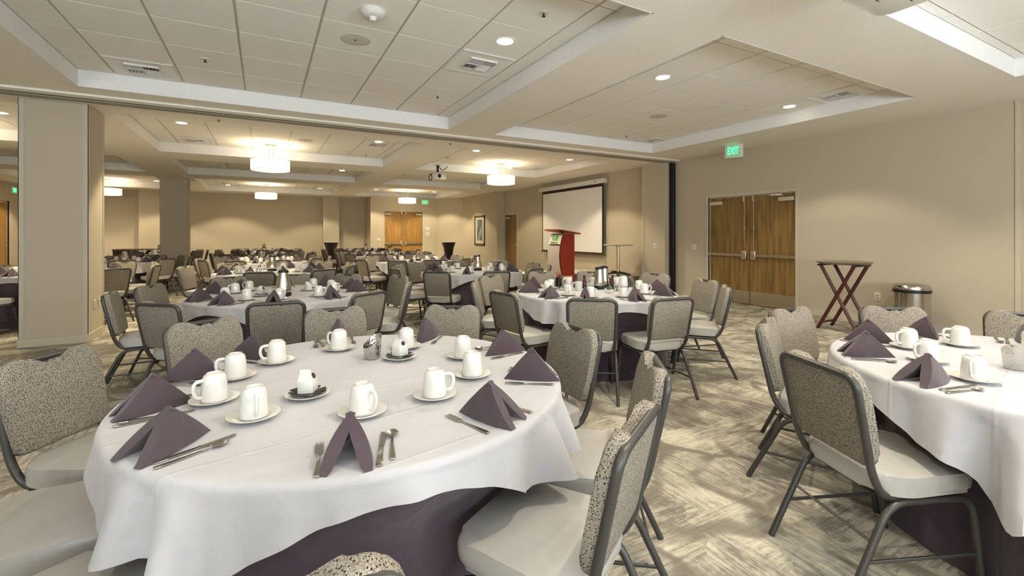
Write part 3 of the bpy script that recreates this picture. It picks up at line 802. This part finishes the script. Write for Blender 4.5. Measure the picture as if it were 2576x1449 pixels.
t = thing('buffet_table', 'dark skirted buffet table behind the second column', 'table', (-3.75, 20.75, 0))
bm = bmesh.new(); bbx(bm, -.85, .75, -.4, .4, .80, .86, .01); obj('tabletop', bm, M['brownframe'], t)
bm = bmesh.new(); n = 120; rr = []
per = [(-.83, -.38), (.73, -.38), (.73, .38), (-.83, .38)]
pts = []
for (a, b), (c, d) in zip(per, per[1:] + per[:1]):
    m = 40
    for k in range(m): 
        s = k / m; nx, ny = (d - b), -(c - a); L = math.hypot(nx, ny); w = .012 * sin(k * 1.3)
        pts.append((a + (c - a) * s + nx / L * w, b + (d - b) * s + ny / L * w))
prism(bm, pts, .0, .80); obj('skirt', bm, M['darkcloth'], t)

# ------------------------------------------------------------------ chair
def make_chair():
    t = thing('banquet_chair', '', 'chair')
    # seat: waterfall front, clipped rear corners
    o2 = rounded([(-.20, .225), (.20, .225), (.222, -.10), (.165, -.195), (-.165, -.195), (-.222, -.10)], .06, 4)
    bm = bmesh.new(); prism(bm, o2, .395, .468, .022, 3)
    for v in bm.verts:
        if v.co.z > .46: v.co.z += .010 * max(0, 1 - (v.co.x / .2) ** 2) * max(0, 1 - (v.co.y / .2) ** 2)
    obj('seat', bm, M['vinyl'], t, 50)
    bm = bmesh.new(); prism(bm, [(x * .93, y * .93) for x, y in o2], .383, .396); obj('seat_pan', bm, M['black'], t)
    r = .0135
    for s in (-1, 1):
        bm = bmesh.new(); tube(bm, roundpath([(s * .205, .235, 0), (s * .20, .19, .372), (s * .20, .0, .372)], .07), r, 8); obj('leg', bm, M['metal'], t, 60)
        bm = bmesh.new(); tube(bm, roundpath([(s * .205, -.335, 0), (s * .20, -.155, .372), (s * .20, .0, .372)], .08), r, 8); obj('leg', bm, M['metal'], t, 60)
        bm = bmesh.new(); tube(bm, [(s * .2035, .222, .16), (s * .2035, -.258, .16)], .007, 6); obj('side_stretcher', bm, M['metal'], t, 60)
    bm = bmesh.new()
    tube(bm, [(-.20, -.225, .23), (.20, -.225, .23)], .0055, 6); pass
    obj('cross_brace', bm, M['metal'], t, 60)
    # back frame: one bent tube, J at the bottom, flat top
    path = [(-.183, .0, .383), (-.183, -.165, .383), (-.188, -.215, .47), (-.198, -.292, .838), (.198, -.292, .838), (.188, -.215, .47), (.183, -.165, .383), (.183, .0, .383)]
    pp = roundpath(path, .06, 6)
    bm = bmesh.new(); tube(bm, pp, .0145, 8); obj('back_frame', bm, M['metal'], t, 60)
    # cushion with two ears and a dip
    W = .200
    half = [(.130 * k / 8, .352 - .023 * cos(PI * k / 8)) for k in range(9)] + [(.148, .372), (.170, .360), (.188, .339), (W, .308), (W + .001, .28), (W - .002, .16), (W - .012, .05), (W - .016, .02), (W - .03, .004), (W - .05, 0)]
    out = half + [(-x, y) for x, y in reversed(half[1:])]
    a = math.atan(.077 / .368)
    T = Matrix.Translation((0, -.222, .488)) @ Matrix.Rotation(a, 4, 'X') @ Matrix.Rotation(PI / 2, 4, 'X')
    bm = bmesh.new(); prism(bm, list(reversed(out)), -.052, .002, .016, 3, T=T)
    obj('backrest', bm, M['fabric'], t, 55)
    return t
pchair = Proto(make_chair())

# ------------------------------------------------------------------ tableware prototypes
HAND = {}
def make_mug():
    t = thing('coffee_mug', '', 'mug')
    bm = bmesh.new()
    lathe(bm, [(.039, .016), (.0425, 0), (.0435, .003), (.0425, .03), (.040, .065), (.037, .084), (.032, .092), (.026, .094), (.026, .098), (.0235, .098), (.0235, .093), (0, .092)], 28)
    obj('cup', bm, M['china'], t, 60)
    bm = bmesh.new()
    pts = roundpath([(.037, 0, .078), (.066, 0, .078), (.072, 0, .048), (.060, 0, .020), (.038, 0, .018)], .02, 5)
    tube(bm, pts, .0055, 8, sq=1.2); obj('handle', bm, M['china'], t, 60)
    return t
pmug = Proto(make_mug())
def single(name, cat, build, m, angle=50):
    bm = bmesh.new(); build(bm); o = obj(name, bm, m, None, angle); o['category'] = cat; return Proto(o)
psaucer = single('saucer', 'saucer', lambda b: lathe(b, [(0, .0), (.045, 0), (.050, .004), (.078, .014), (.080, .016), (.077, .017), (.050, .0075), (0, .0065)], 32), M['china'], 60)
def napkin(bm, spread=.062, hgt=.125, n=8):
    Pp, A = Vector((0, .115, 0)), Vector((0, -.005, hgt))
    for s in (-1, 1):
        Q = Vector((s * spread, -.115, 0))
        nrm = (Q - Pp).cross(A - Pp).normalized()
        if nrm.x * s < 0: nrm = -nrm
        for off in (0., .007):
            idx = {}
            for i in range(n + 1):
                for j in range(n + 1 - i):
                    u, v = i / n, j / n; w = 1 - u - v
                    bulge = .020 * 4 * min(u * w + v * w * .4 + u * v * .7, .3)
                    p = Pp * w + Q * u + A * v + nrm * (bulge - (0 if off == 0 else .005 + (1 - w) ** 1.5 * (.010 + .075 * u * v + .008 * u)))
                    p.z = max(p.z, .0005)
                    idx[i, j] = bm.verts.new(p)
            for i in range(n):
                for j in range(n - i):
                    bm.faces.new((idx[i, j], idx[i + 1, j], idx[i, j + 1]))
                    if i + j < n - 1: bm.faces.new((idx[i + 1, j], idx[i + 1, j + 1], idx[i, j + 1]))
            if off == 0: first = idx
            else:
                for key in [('e', k) for k in range(n)]:
                    k = key[1]
                    for (a, b) in (((n - k, k), (n - k - 1, k + 1)), ((k, 0), (k + 1, 0)), ((0, k), (0, k + 1))):
                        bm.faces.new((first[a], first[b], idx[b], idx[a]))
    # narrow folded spine
pnap = [single('napkin', 'napkin', lambda b, s=s, h=h: napkin(b, s, h), M['plum_napkin'], 45) for s, h in ((.058, .125), (.048, .13), (.066, .118))]
def handle_strip(bm, y0, y1, w0, w1, z, curve=.0):
    n = 10; L = []; R = []
    for k in range(n + 1):
        s = k / n; y = y0 + (y1 - y0) * s; w = w0 + (w1 - w0) * s ** 1.6
        if s > .93: w *= .75
        L.append((-w, y)); R.append((w, y))
    prism(bm, R + list(reversed(L)), z, z + .0025, .0008, 1)
def fork(bm):
    handle_strip(bm, .02, -.105, .0028, .0085, .002)
    prism(bm, rounded([(-.011, .058), (.011, .058), (.010, .03), (.003, .016), (-.003, .016), (-.010, .03)], .006, 3), .003, .0055)
    for k in range(4):
        x = -.0095 + k * .0063; prism(bm, [(x - .0016, .055), (x + .0016, .055), (x + .0009, .096), (x - .0009, .096)], .0035, .0055)
def knife(bm):
    handle_strip(bm, .005, -.11, .0055, .009, .001)
    prism(bm, [(-.0065, .0), (.0065, .0), (.0085, .02), (.0095, .08), (.004, .098), (-.0065, .10)], .0015, .0035)
def spoon(bm):
    handle_strip(bm, .03, -.10, .0028, .0085, .002)
    T = Matrix.Translation((0, .058, .001)) @ Matrix.Diagonal((1, 1.45, 1, 1))
    lathe(bm, [(0, .0005), (.010, .0015), (.0165, .006), (.0175, .0085), (.0165, .0085), (.010, .0035), (0, .0025)], 20, T)
pfork, pknife, pspoon = (single('dinner_fork', 'fork', fork, M['steel']), single('dinner_knife', 'knife', knife, M['steel']), single('teaspoon', 'spoon', spoon, M['steel']))

def creamer():
    t = thing('creamer_carton', '', 'creamer')
    bm = bmesh.new(); s = .028
    bbx(bm, -s, s, -s, s, 0, .055, .003)
    b2 = bmesh.new(); a = [b2.verts.new(p) for p in ((-s, -s, .052), (s, -s, .052), (s, s, .052), (-s, s, .052), (-s, 0, .082), (s * .35, 0, .082))]
    for f in ((0, 1, 5, 4), (2, 3, 4, 5), (0, 4, 3), (1, 2, 5), (3, 2, 1, 0)): b2.faces.new([a[i] for i in f])
    merge(bm, b2); bx(bm, -s, s * .35, -.002, .002, .08, .09)
    obj('carton_body', bm, M['china'], t, 30)
    bm = bmesh.new(); lathe(bm, [(0, .0), (.011, 0), (.011, .003), (0, .003)], 12, Matrix.Translation((s * .72, 0, .066)) @ Matrix.Rotation(R_(62), 4, 'Y')); obj('spout_hole', bm, M['dark'], t)
    return t
pcream = Proto(creamer())
def packet_fan(bm):
    for a in (0, 1.2, 2.3, 3.5, 4.7, 5.6):
        prism(bm, [(.012, -.022), (.062, -.028), (.066, .026), (.012, .022)], 0, .0015, T=Matrix.Rotation(a, 4, 'Z') @ Matrix.Translation((0, 0, .007 + .0012 * a)) @ Matrix.Rotation(-.16, 4, 'Y'))
ppack = single('sugar_packets', 'sugar packets', packet_fan, M['paper_dark'], 20)
def cup_h():
    bm = bmesh.new(); n = 32; rings = []
    for r, z, tilt in ((0, .0, 0), (.036, 0, 0), (.038, .004, 0), (.045, .086, 1.25), (.0425, .086, 1.25), (.036, .01, 0), (0, .008, 0)):
        if r == 0: rings.append([bm.verts.new((0, 0, z))])
        else: rings.append([bm.verts.new((r * cos(a), r * sin(a), z + tilt * .024 * cos(a))) for a in [k * 2 * PI / n for k in range(n)]])
    for A, B in zip(rings, rings[1:]):
        for k in range(n):
            f = [A[k % len(A)], A[(k + 1) % len(A)], B[(k + 1) % len(B)], B[k % len(B)]]; f = [v for i, v in enumerate(f) if v not in f[:i]]
            bm.faces.new(f)
    return bm
o = obj('sugar_cup', cup_h(), M['hammer'], None, 60); o['category'] = 'cup'; pcup = Proto(o)
def pot(rb, rt, h):
    t = thing('coffee_pot', '', 'coffee pot')
    bm = bmesh.new(); lathe(bm, [(rb * .97, .035), (rb, .05), (rb * .99, .08), (rt + (rb - rt) * .45, h * .5), (rt, h * .80), (rt * .97, h * .86), (0, h * .86)], 32); obj('body', bm, M['pot'], t, 60)
    bm = bmesh.new(); lathe(bm, [(0, 0), (rb * .98, 0), (rb, .012), (rb * .98, .04), (0, .04)], 32); obj('base', bm, M['black'], t)
    bm = bmesh.new(); lathe(bm, [(rt * .95, h * .855), (rt * 1.04, h * .86), (rt * 1.02, h * .93), (rt * .8, h * .955), (0, h * .96)], 28)
    bbx(bm, -rt * 1.5, -rt * .6, -.012, .012, h * .90, h * .945, .004); obj('lid', bm, M['black'], t)
    bm = bmesh.new(); bbx(bm, rt * .5, rt * 1.45, -.014, .014, h * .93, h * .985, .005); obj('pour_lever', bm, M['black'], t)
    bm = bmesh.new(); tube(bm, roundpath([(-rt * .95, 0, h * .9), (-rt * 2.1, 0, h * .88), (-rt * 2.1, 0, h * .45), (-rb * .9, 0, h * .36)], .03), .010, 8, sq=1.4); obj('handle', bm, M['black'], t, 60)
    return t
ppot = Proto(pot(.073, .045, .27)); ppot2 = Proto(pot(.058, .045, .255))

# ------------------------------------------------------------------ tables and settings
TZ, TR = .76, .84
tops = thing('round_table', '', 'table', group='round banquet tables')
bm = bmesh.new(); lathe(bm, [(0, .728), (TR - .03, .728), (TR - .02, .738), (TR - .025, .753), (0, .753)], 48); obj('tabletop', bm, M['tabletop'], tops)
for k in range(4):
    a = PI / 4 + k * PI / 2
    bm = bmesh.new(); tube(bm, roundpath([(.50 * cos(a), .50 * sin(a), .72), (.52 * cos(a), .52 * sin(a), .1), (.52 * cos(a), .52 * sin(a), 0)], .03), .016, 8); obj('leg', bm, M['metal'], tops)
ptop = Proto(tops)

def angdiff(a, b): return (a - b + PI) % (2 * PI) - PI

def overlay(name, loc, s, corner, chairs, seed, NA=160, NH=9):
    rnd = random.Random(seed); ph = [rnd.uniform(0, 2 * PI) for _ in range(8)]
    bm = bmesh.new(); rings = []
    for r in (0., .25, .5, .7, .80, TR - .012):
        if r == 0: rings.append([bm.verts.new((0, 0, TZ))])
        else: rings.append([bm.verts.new((r * cos(a), r * sin(a), TZ + (.0012 * sin(9 * r + 2.3 * cos(a) * 4 + ph[0]) if r < .8 else 0))) for a in [k * 2 * PI / NA for k in range(NA)]])
    cols = []
    for k in range(NA):
        a = 2 * PI * k / NA
        d = angdiff(a, corner); d = (d + PI / 4) % (PI / 2) - PI / 4      # from nearest corner
        ext = s / max(abs(cos(d + PI / 4)), abs(sin(d + PI / 4)))
        ext = min(ext, s * 1.414 - .03 * math.exp(-(d / R_(4)) ** 2))
        drop = ext - TR
        wob = .010 * sin(5 * a + ph[1]) + .006 * sin(11 * a + ph[2])
        drop = max(.05, drop + wob * .6)
        for ca, cr in chairs:
            gap = cr - .225
            if gap < 1.0:
                w = math.exp(-(angdiff(a, ca) / R_(23)) ** 6)
                lim = .215
                if drop > lim: drop = drop + (lim - drop) * w
        dd = abs(d); amp = min(1., max(0, (ext - TR - .09) / .26))
        g = lambda c0, w0: math.exp(-((dd - R_(c0)) / R_(w0)) ** 2)
        fold = 1.1 * g(7, 4.2) - .5 * g(0, 3) - .9 * g(16, 4) + .95 * g(24, 4.5) - .6 * g(33, 5)
        sk = 1 + .35 * sin(3 * a + ph[5])
        fold = fold * amp * sk + .26 * sin(19 * a + ph[3]) ** 3 + .26 * sin(31 * a + ph[4] + 2 * sin(3 * a))
        cw = max([math.exp(-(angdiff(a, ca) / R_(20)) ** 6) for ca, cr in chairs if cr < 1.22] + [0])
        cols.append((a, drop, fold * (1 - .25 * cw), amp * (1 - .15 * cw)))
    bev = .022
    for q in range(NH + 3):
        ring = []
        for a, drop, fold, amp in cols:
            if q < 3:
                th = (q + 1) / 3 * PI / 2; r = TR - .012 + bev * sin(th) * .9; z = TZ - bev * (1 - cos(th))
            else:
                u = (q - 2) / NH; r = TR + .006 + u * (drop * .05 + .008) + fold * .074 * u ** .75 * (.30 + .8 * amp); z = TZ - bev - (drop - bev) * u
            r = max(r, TR + .002) if q > 2 else r
            ring.append(bm.verts.new((r * cos(a), r * sin(a), z)))
        rings.append(ring)
    for A, B in zip(rings, rings[1:]):
        for k in range(NA):
            f = [A[k % len(A)], A[(k + 1) % len(A)], B[(k + 1) % len(B)], B[k % len(B)]]; f = [v for i, v in enumerate(f) if v not in f[:i]]
            bm.faces.new(f)
    # hem welt
    o = obj(name, bm, M['white_cloth'], None, 70, loc); return o

def skirt(name, loc, chairs, seed, NA=192, NH=12):
    rnd = random.Random(seed + 99); ph = [rnd.uniform(0, 2 * PI) for _ in range(6)]
    bm = bmesh.new(); rings = []
    prof = [(TR - .12, TZ - .006), (TR - .02, TZ - .006), (TR - .012, TZ - .012)]
    for r, z in prof: rings.append([bm.verts.new((r * cos(a), r * sin(a), z)) for a in [k * 2 * PI / NA for k in range(NA)]])
    for q in range(1, NH + 1):
        u = q / NH; ring = []
        for k in range(NA):
            a = 2 * PI * k / NA
            f = .6 * sin(13 * a + ph[0] + 1.1 * sin(3 * a + ph[1])) + .4 * sin(22 * a + ph[2])
            r = TR - .012 + .02 * u + .044 * f * u ** .6 - .02 * u + (.005 if u > .40 else 0)
            r = min(r, TR - .007 + .06 * max(0, u - .5))
            for ca, cr in chairs:
                lim = cr - .275
                if lim < r:
                    w = math.exp(-(angdiff(a, ca) / R_(25)) ** 6) * min(1, max(0, (u - .1) * 4))
                    r = r + (lim - r) * w
            z = TZ - .012 - (TZ - .016) * u
            ring.append(bm.verts.new((r * cos(a), r * sin(a), max(z, .004))))
        rings.append(ring)
    for A, B in zip(rings, rings[1:]):
        for k in range(NA): bm.faces.new((A[k], A[(k + 1) % NA], B[(k + 1) % NA], B[k]))
    return obj(name, bm, M['plum_cloth'], None, 70, loc)

HOURS = ['twelve', 'one', 'two', 'three', 'four', 'five', 'six', 'seven', 'eight', 'nine', 'ten', 'eleven']
def clock(c, ang, used):
    f = Vector(c).normalized(); r = Vector((f.y, -f.x)); v = Vector((cos(ang), sin(ang)))
    deg = math.degrees(math.atan2(v.dot(r), v.dot(f))) % 360
    h = round(deg / 15) % 24
    for d in (0, 1, -1, 2, -2, 3, -3):
        k = (h + d) % 24
        if k not in used: break
    used.add(k)
    return ("half past " if k % 2 else '') + HOURS[k // 2] + ('' if k % 2 else " o'clock")

def view_word(c, pos, facing):
    to_cam = (-Vector(pos)).normalized(); d = Vector((cos(facing), sin(facing))).dot(to_cam)
    return 'front-facing' if d > .35 else ('back-turned' if d < -.35 else 'side-on')

def in_view(x, y, z=.8):
    p = Vector((x, y)); d = p.dot(FW)
    if d < .25: return False
    u = 1288 + 1145 * p.dot(RT) / d
    return -260 < u < 2836

MUGS = {}
def table(c, name, s, corner, seats, settings, ware, seed, first_mug=None):
    """seats: list of (angle deg, chair origin radius); settings: angles; ware: 3 full, 2 full no cutlery"""
    rnd = random.Random(seed)
    cx, cy = c; loc = (cx, cy, 0)
    ch = [(R_(a), r) for a, r in seats]
    ptop.put(loc, R_(corner), 'round folding table under the cloths of %s' % name)
    tag(overlay('white_tablecloth', loc, s, R_(corner), ch, seed, 288 if ware == 3 else 144), 'white overlay cloth draped over %s' % name, 'tablecloth', 'white table overlays')
    tag(skirt('plum_tablecloth', loc, ch, seed, 224 if ware == 3 else 144), 'plum floor-length undercloth of %s' % name, 'tablecloth', 'plum undercloths')
    used = set()
    for a, r in seats:
        x, y = cx + r * cos(R_(a)), cy + r * sin(R_(a)); jit = R_(rnd.uniform(-5, 5))
        if not in_view(x, y): continue
        face = R_(a) + PI + jit
        lb = '%s speckled chair at %s of %s' % (view_word(c, (x, y), face), clock(c, R_(a), used), name)
        pchair.put((x, y, 0), face - PI / 2, lb, 'speckled banquet chairs')
    used = set()
    for k, a in enumerate(settings):
        A = R_(a); rot = A + PI / 2            # local +y points to the table centre
        ux, uy = cos(A), sin(A)
        T = Matrix.Translation((cx, cy, 0)) @ Matrix.Rotation(rot, 4, 'Z')
        def at(x, r): 
            v = T @ Vector((x, -r, 0)); return v.x, v.y
        ck = clock(c, A, used)
        jx = rnd.uniform(-.012, .012)
        rr = .715 + rnd.uniform(-.012, .012)
        x, y = at(jx, rr)
        if not in_view(x, y): continue
        pnap[(k + seed) % 3].put((x, y, TZ + .001), rot + R_(rnd.uniform(-14, 14)), 'plum tented napkin at %s of %s' % (ck, name), 'plum napkins')
        mr = .50 + rnd.uniform(-.03, .03) if not first_mug else first_mug[k]
        x, y = at(jx * .5 + .02, mr)
        psaucer.put((x, y, TZ + .0015), 0, 'white mug saucer at %s of %s' % (ck, name), 'white saucers')
        MUGS[name.split()[1].split('-')[0], k] = (x, y)
        pmug.put((x, y, TZ + .0097), rot - R_(45) + R_(rnd.uniform(-25, 25)), 'upturned white mug at %s of %s' % (ck, name), 'white mugs')
        if ware == 3:
            for pr, xx, nm in ((pfork, -.085, 'fork'), (pknife, .082, 'knife'), (pspoon, .118, 'teaspoon')):
                x, y = at(xx + jx + rnd.uniform(-.006, .006), .70 + rnd.uniform(-.02, .02))
                pr.put((x, y, TZ + .001), rot + R_(rnd.uniform(-6, 6)), 'steel %s at %s of %s' % (nm, ck, name), 'steel cutlery')

def seats_of(lst): return [(a, r - .295) for a, r in lst]
T1, T2, T3, T4 = (.37, 2.02), (.17, 5.26), (3.13, 3.88), (3.10, .60)
N1, N2, N3, N4 = 'the nearest table', 'the middle row second table', 'the twin-pot table', 'the table cut by the right edge'
table(T1, N1, .925, -48, seats_of([(-107, 1.33), (-64, 1.22), (-32, 1.25), (4, 1.20), (52, 1.40), (86.5, 1.42), (118, 1.47), (151, 1.39), (181, 1.30), (214, 1.30)]),
      [-103, -66, -31, 6, 51, 90, 125, 152, 183, 213], 3, 2, [.43, .43, .47, .50, .50, .53, .52, .53, .53, .49])
table(T2, N2, .925, -85, seats_of([(-94, 1.31), (-133, 1.31), (180, 1.39), (153, 1.35), (113, 1.40), (82, 1.36), (52, 1.30), (18, 1.42), (-24, 1.30), (-58, 1.26)]),
      [-98, -57, -14, 12, 50, 85, 124, 148, -163, -132], 3, 5)
table(T3, N3, .925, -155, seats_of([(-97, 1.24), (-131, 1.24), (-168, 1.28), (149, 1.32), (117, 1.45), (81, 1.50), (52, 1.50), (20, 1.52), (-16, 1.39), (-46, 1.32)]),
      [-57, -98, -135, -165, 158, 125, 85, 50, 20, -20], 3, 8)
table(T4, N4, .925, 180, seats_of([(158, 1.20), (114, 1.18), (83, 1.30), (49, 1.28), (17, 1.40), (-18, 1.36)]),
      [162, 128, 95, 56, 20, -14], 3, 11)
def ring(ph, n=10, r=1.38, seed=0, skip=()):
    rn = random.Random(seed); return [(ph + 36 * k + rn.uniform(-3, 3), r - .295 + rn.uniform(-.04, .06)) for k in range(n) if k not in skip]
FAR = [((3.1, 7.1), 'the podium row third table', -60, 30, ()), ((.12, 8.5), 'the middle row third table', -70, 31, (9, 8)),
       ((3.05, 10.3), 'the podium row fourth table', -50, 32, ()), ((.05, 11.75), 'the middle row fourth table', -40, 33, ()),
       ((3.1, 13.5), 'the podium row fifth table', -66, 34, ()), ((0., 15.0), 'the middle row fifth table', -75, 35, ()),
       ((3.1, 16.8), 'the podium row last table', -58, 36, ()), ((-.1, 18.4), 'the middle row last table', -52, 37, ()),
       ((-2.9, 9.95), 'first table behind the tan column', -64, 38, ()), ((-2.85, 13.15), 'second table behind the tan column', -60, 39, ()),
       ((-3.0, 18.6), 'the table behind the second column', -57, 40, (5, 6, 7, 8))]
for c, nm, cor, sd, skip in FAR:
    ss = ring(-95 + sd * 7 % 36, 10, 1.31, sd, skip)
    table(c, nm, .925, cor, ss, [-90 + sd * 5 % 36 + 36 * k for k in range(10)], 2, sd)

# things in the middle of the tables
def put_at(p, c, name, z=0): return (c[0] + p[0], c[1] + p[1], TZ + .0015 + z)
def W(x, y, z=.0015): return (x, y, TZ + z)
pcup.put(W(.47, 2.30), R_(20), 'slanted hammered steel sugar cup on the nearest table', 'hammered sugar cups')
pcup.put(W(2.99, .72), R_(200), 'hammered steel sugar cup on the table cut by the right edge', 'hammered sugar cups')
def cream_set(x, y, rot, nm, pk=True):
    psaucer.put(W(x, y), 0, 'white saucer under the creamer carton %s' % nm, 'white saucers')
    if pk: ppack.put(W(x, y, .003), rot + .4, 'black sugar packets around the creamer carton %s' % nm, 'sugar packets')
    pcream.put(W(x, y, .013 if pk else .009), rot, 'white ceramic creamer carton %s' % nm, 'creamer cartons')
cream_set(.145, 1.87, R_(-25), 'in the middle of the nearest table')
cream_set(.585, 2.22, R_(-60), 'beside the sugar cup of the nearest table')
cream_set(-.02, 5.14, R_(-40), 'left of the second table pot')
cream_set(.42, 5.40, R_(30), 'right of the second table pot', False)
ppot.put(W(.17, 5.05), R_(-100), 'tapered steel coffee pot on the middle row second table', 'steel coffee pots')
for (c, nm), (dx, dy) in zip([(f[0], f[1]) for f in FAR if f[1] != 'the far corner table left of the second column'], [(.1, 0), (.0, .12), (.1, .05), (-.1, 0), (.2, .1), (0, 0), (.1, 0), (.1, .1), (0, 0), (.1, 0), (0, 0)]):
    ppot.put((c[0] + dx, c[1] + dy, TZ + .0015), R_(-119 + 37 * dx / .1), 'steel coffee pot on %s' % nm, 'steel coffee pots')
ppot2.put(W(3.30, 4.01), R_(-115), 'front steel coffee pot of the pair on the twin-pot table', 'steel coffee pots')
ppot2.put(W(3.45, 4.11), R_(-125), 'rear steel coffee pot of the pair on the twin-pot table', 'steel coffee pots')

# used glasses, bottles and packets on the twin-pot table
def tumbler():
    bm = bmesh.new(); lathe(bm, [(0, 0), (.028, 0), (.030, .004), (.036, .125), (.0345, .125), (.028, .010), (0, .010)], 24); return bm
o = obj('water_glass', tumbler(), M['glass'], None, 60); o['category'] = 'glass'; pgl = Proto(o)
for x, y, lb in ((2.86, 4.12, 'tall water glass behind the twin napkins of the twin-pot table'), (2.92, 4.30, 'short water glass by the upright mug of the twin-pot table'),
              (3.05, 4.45, 'water glass before the podium side of the twin-pot table'), (3.25, 4.40, 'water glass beside the dark syrup bottles'),
              (3.58, 4.22, 'water glass just right of the twin pots'), (3.75, 3.98, 'tall water glass at the right end of the twin-pot table'),
              (3.72, 3.86, 'second water glass at the right end of the twin-pot table'), (3.28, 3.78, 'small water glass in front of the twin pots'), (3.52, 3.82, 'water glass beside the stacked white mugs')):
    pgl.put(W(x, y), 0, lb, 'water glasses')
def bottle(bm): lathe(bm, [(0, 0), (.024, 0), (.026, .004), (.026, .07), (.012, .10), (.010, .125), (0, .125)], 18)
bt = thing('syrup_bottle', '', 'bottle'); bm = bmesh.new(); bottle(bm); obj('body', bm, M['amber'], bt)
bm = bmesh.new(); lathe(bm, [(0, .122), (.015, .122), (.015, .145), (0, .147)], 14); obj('cap', bm, M['black'], bt); pbt = Proto(bt)
for x, y, lb in ((3.12, 4.20, 'dark syrup bottle left of the twin pots'), (3.19, 4.14, 'dark syrup bottle touching the front coffee pot'), (3.50, 4.02, 'dark syrup bottle right of the front coffee pot')):
    pbt.put(W(x, y), 0, lb, 'syrup bottles')
def caddy(m, loc, label, rot=0):
    t = thing('packet_caddy', label, 'caddy', loc, rot, 'packet caddies')
    bm = bmesh.new()
    for a in ((-.04, .04, -.026, -.023), (-.04, .04, .023, .026), (-.04, -.037, -.026, .026), (.037, .04, -.026, .026)): bx(bm, *a, 0, .035)
    bx(bm, -.04, .04, -.026, .026, 0, .003); obj('holder', bm, M['china'], t)
    bm = bmesh.new()
    for k in range(5): bx(bm, -.03, .03, -.019 + k * .0085, -.015 + k * .0085, .004, .062 + .003 * (k % 2))
    obj('packets', bm, m, t)
caddy(M['teal'], W(3.18, 3.70), 'small caddy of teal packets before the twin pots', .4)
caddy(M['beige'], W(3.40, 3.78), 'small caddy of beige packets beside the twin pots', -.3)
# mugs standing in a stack and upright on the twin-pot table
mx, my = MUGS['twin', 1]
pmug.put((mx, my, TZ + .1085), 2.6, 'second upturned mug stacked on another mug of the twin-pot table', 'white mugs')
def upright():
    t = thing('upright_mug', 'white mug standing upright behind the twin-pot table mugs', 'mug', W(3.02, 4.02), 2.4)
    bm = bmesh.new(); lathe(bm, [(0, 0), (.036, 0), (.038, .004), (.043, .095), (.040, .095), (.035, .01), (0, .008)], 24); obj('cup', bm, M['china'], t, 60)
    bm = bmesh.new(); tube(bm, roundpath([(.037, 0, .02), (.066, 0, .022), (.07, 0, .05), (.062, 0, .078), (.038, 0, .08)], .02, 5), .0055, 8); obj('handle', bm, M['china'], t, 60)
upright()

# ------------------------------------------------------------------ world & view
w = bpy.data.worlds.new('world'); scene.world = w; w.use_nodes = True
bg = w.node_tree.nodes['Background']; bg.inputs[0].default_value = (.75, .85, 1, 1); bg.inputs[1].default_value = .5
scene.view_settings.view_transform = 'Standard'; scene.view_settings.look = 'None'; scene.view_settings.gamma = 1.
scene.view_settings.use_curve_mapping = False
scene.view_settings.exposure = .64
cy = scene.cycles
cy.use_denoising = True
cy.use_adaptive_sampling = True; cy.adaptive_threshold = .07; cy.adaptive_min_samples = 16
cy.max_bounces = 8; cy.diffuse_bounces = 4; cy.glossy_bounces = 4; cy.transmission_bounces = 6; cy.sample_clamp_indirect = 6.; cy.caustics_reflective = False; cy.caustics_refractive = False
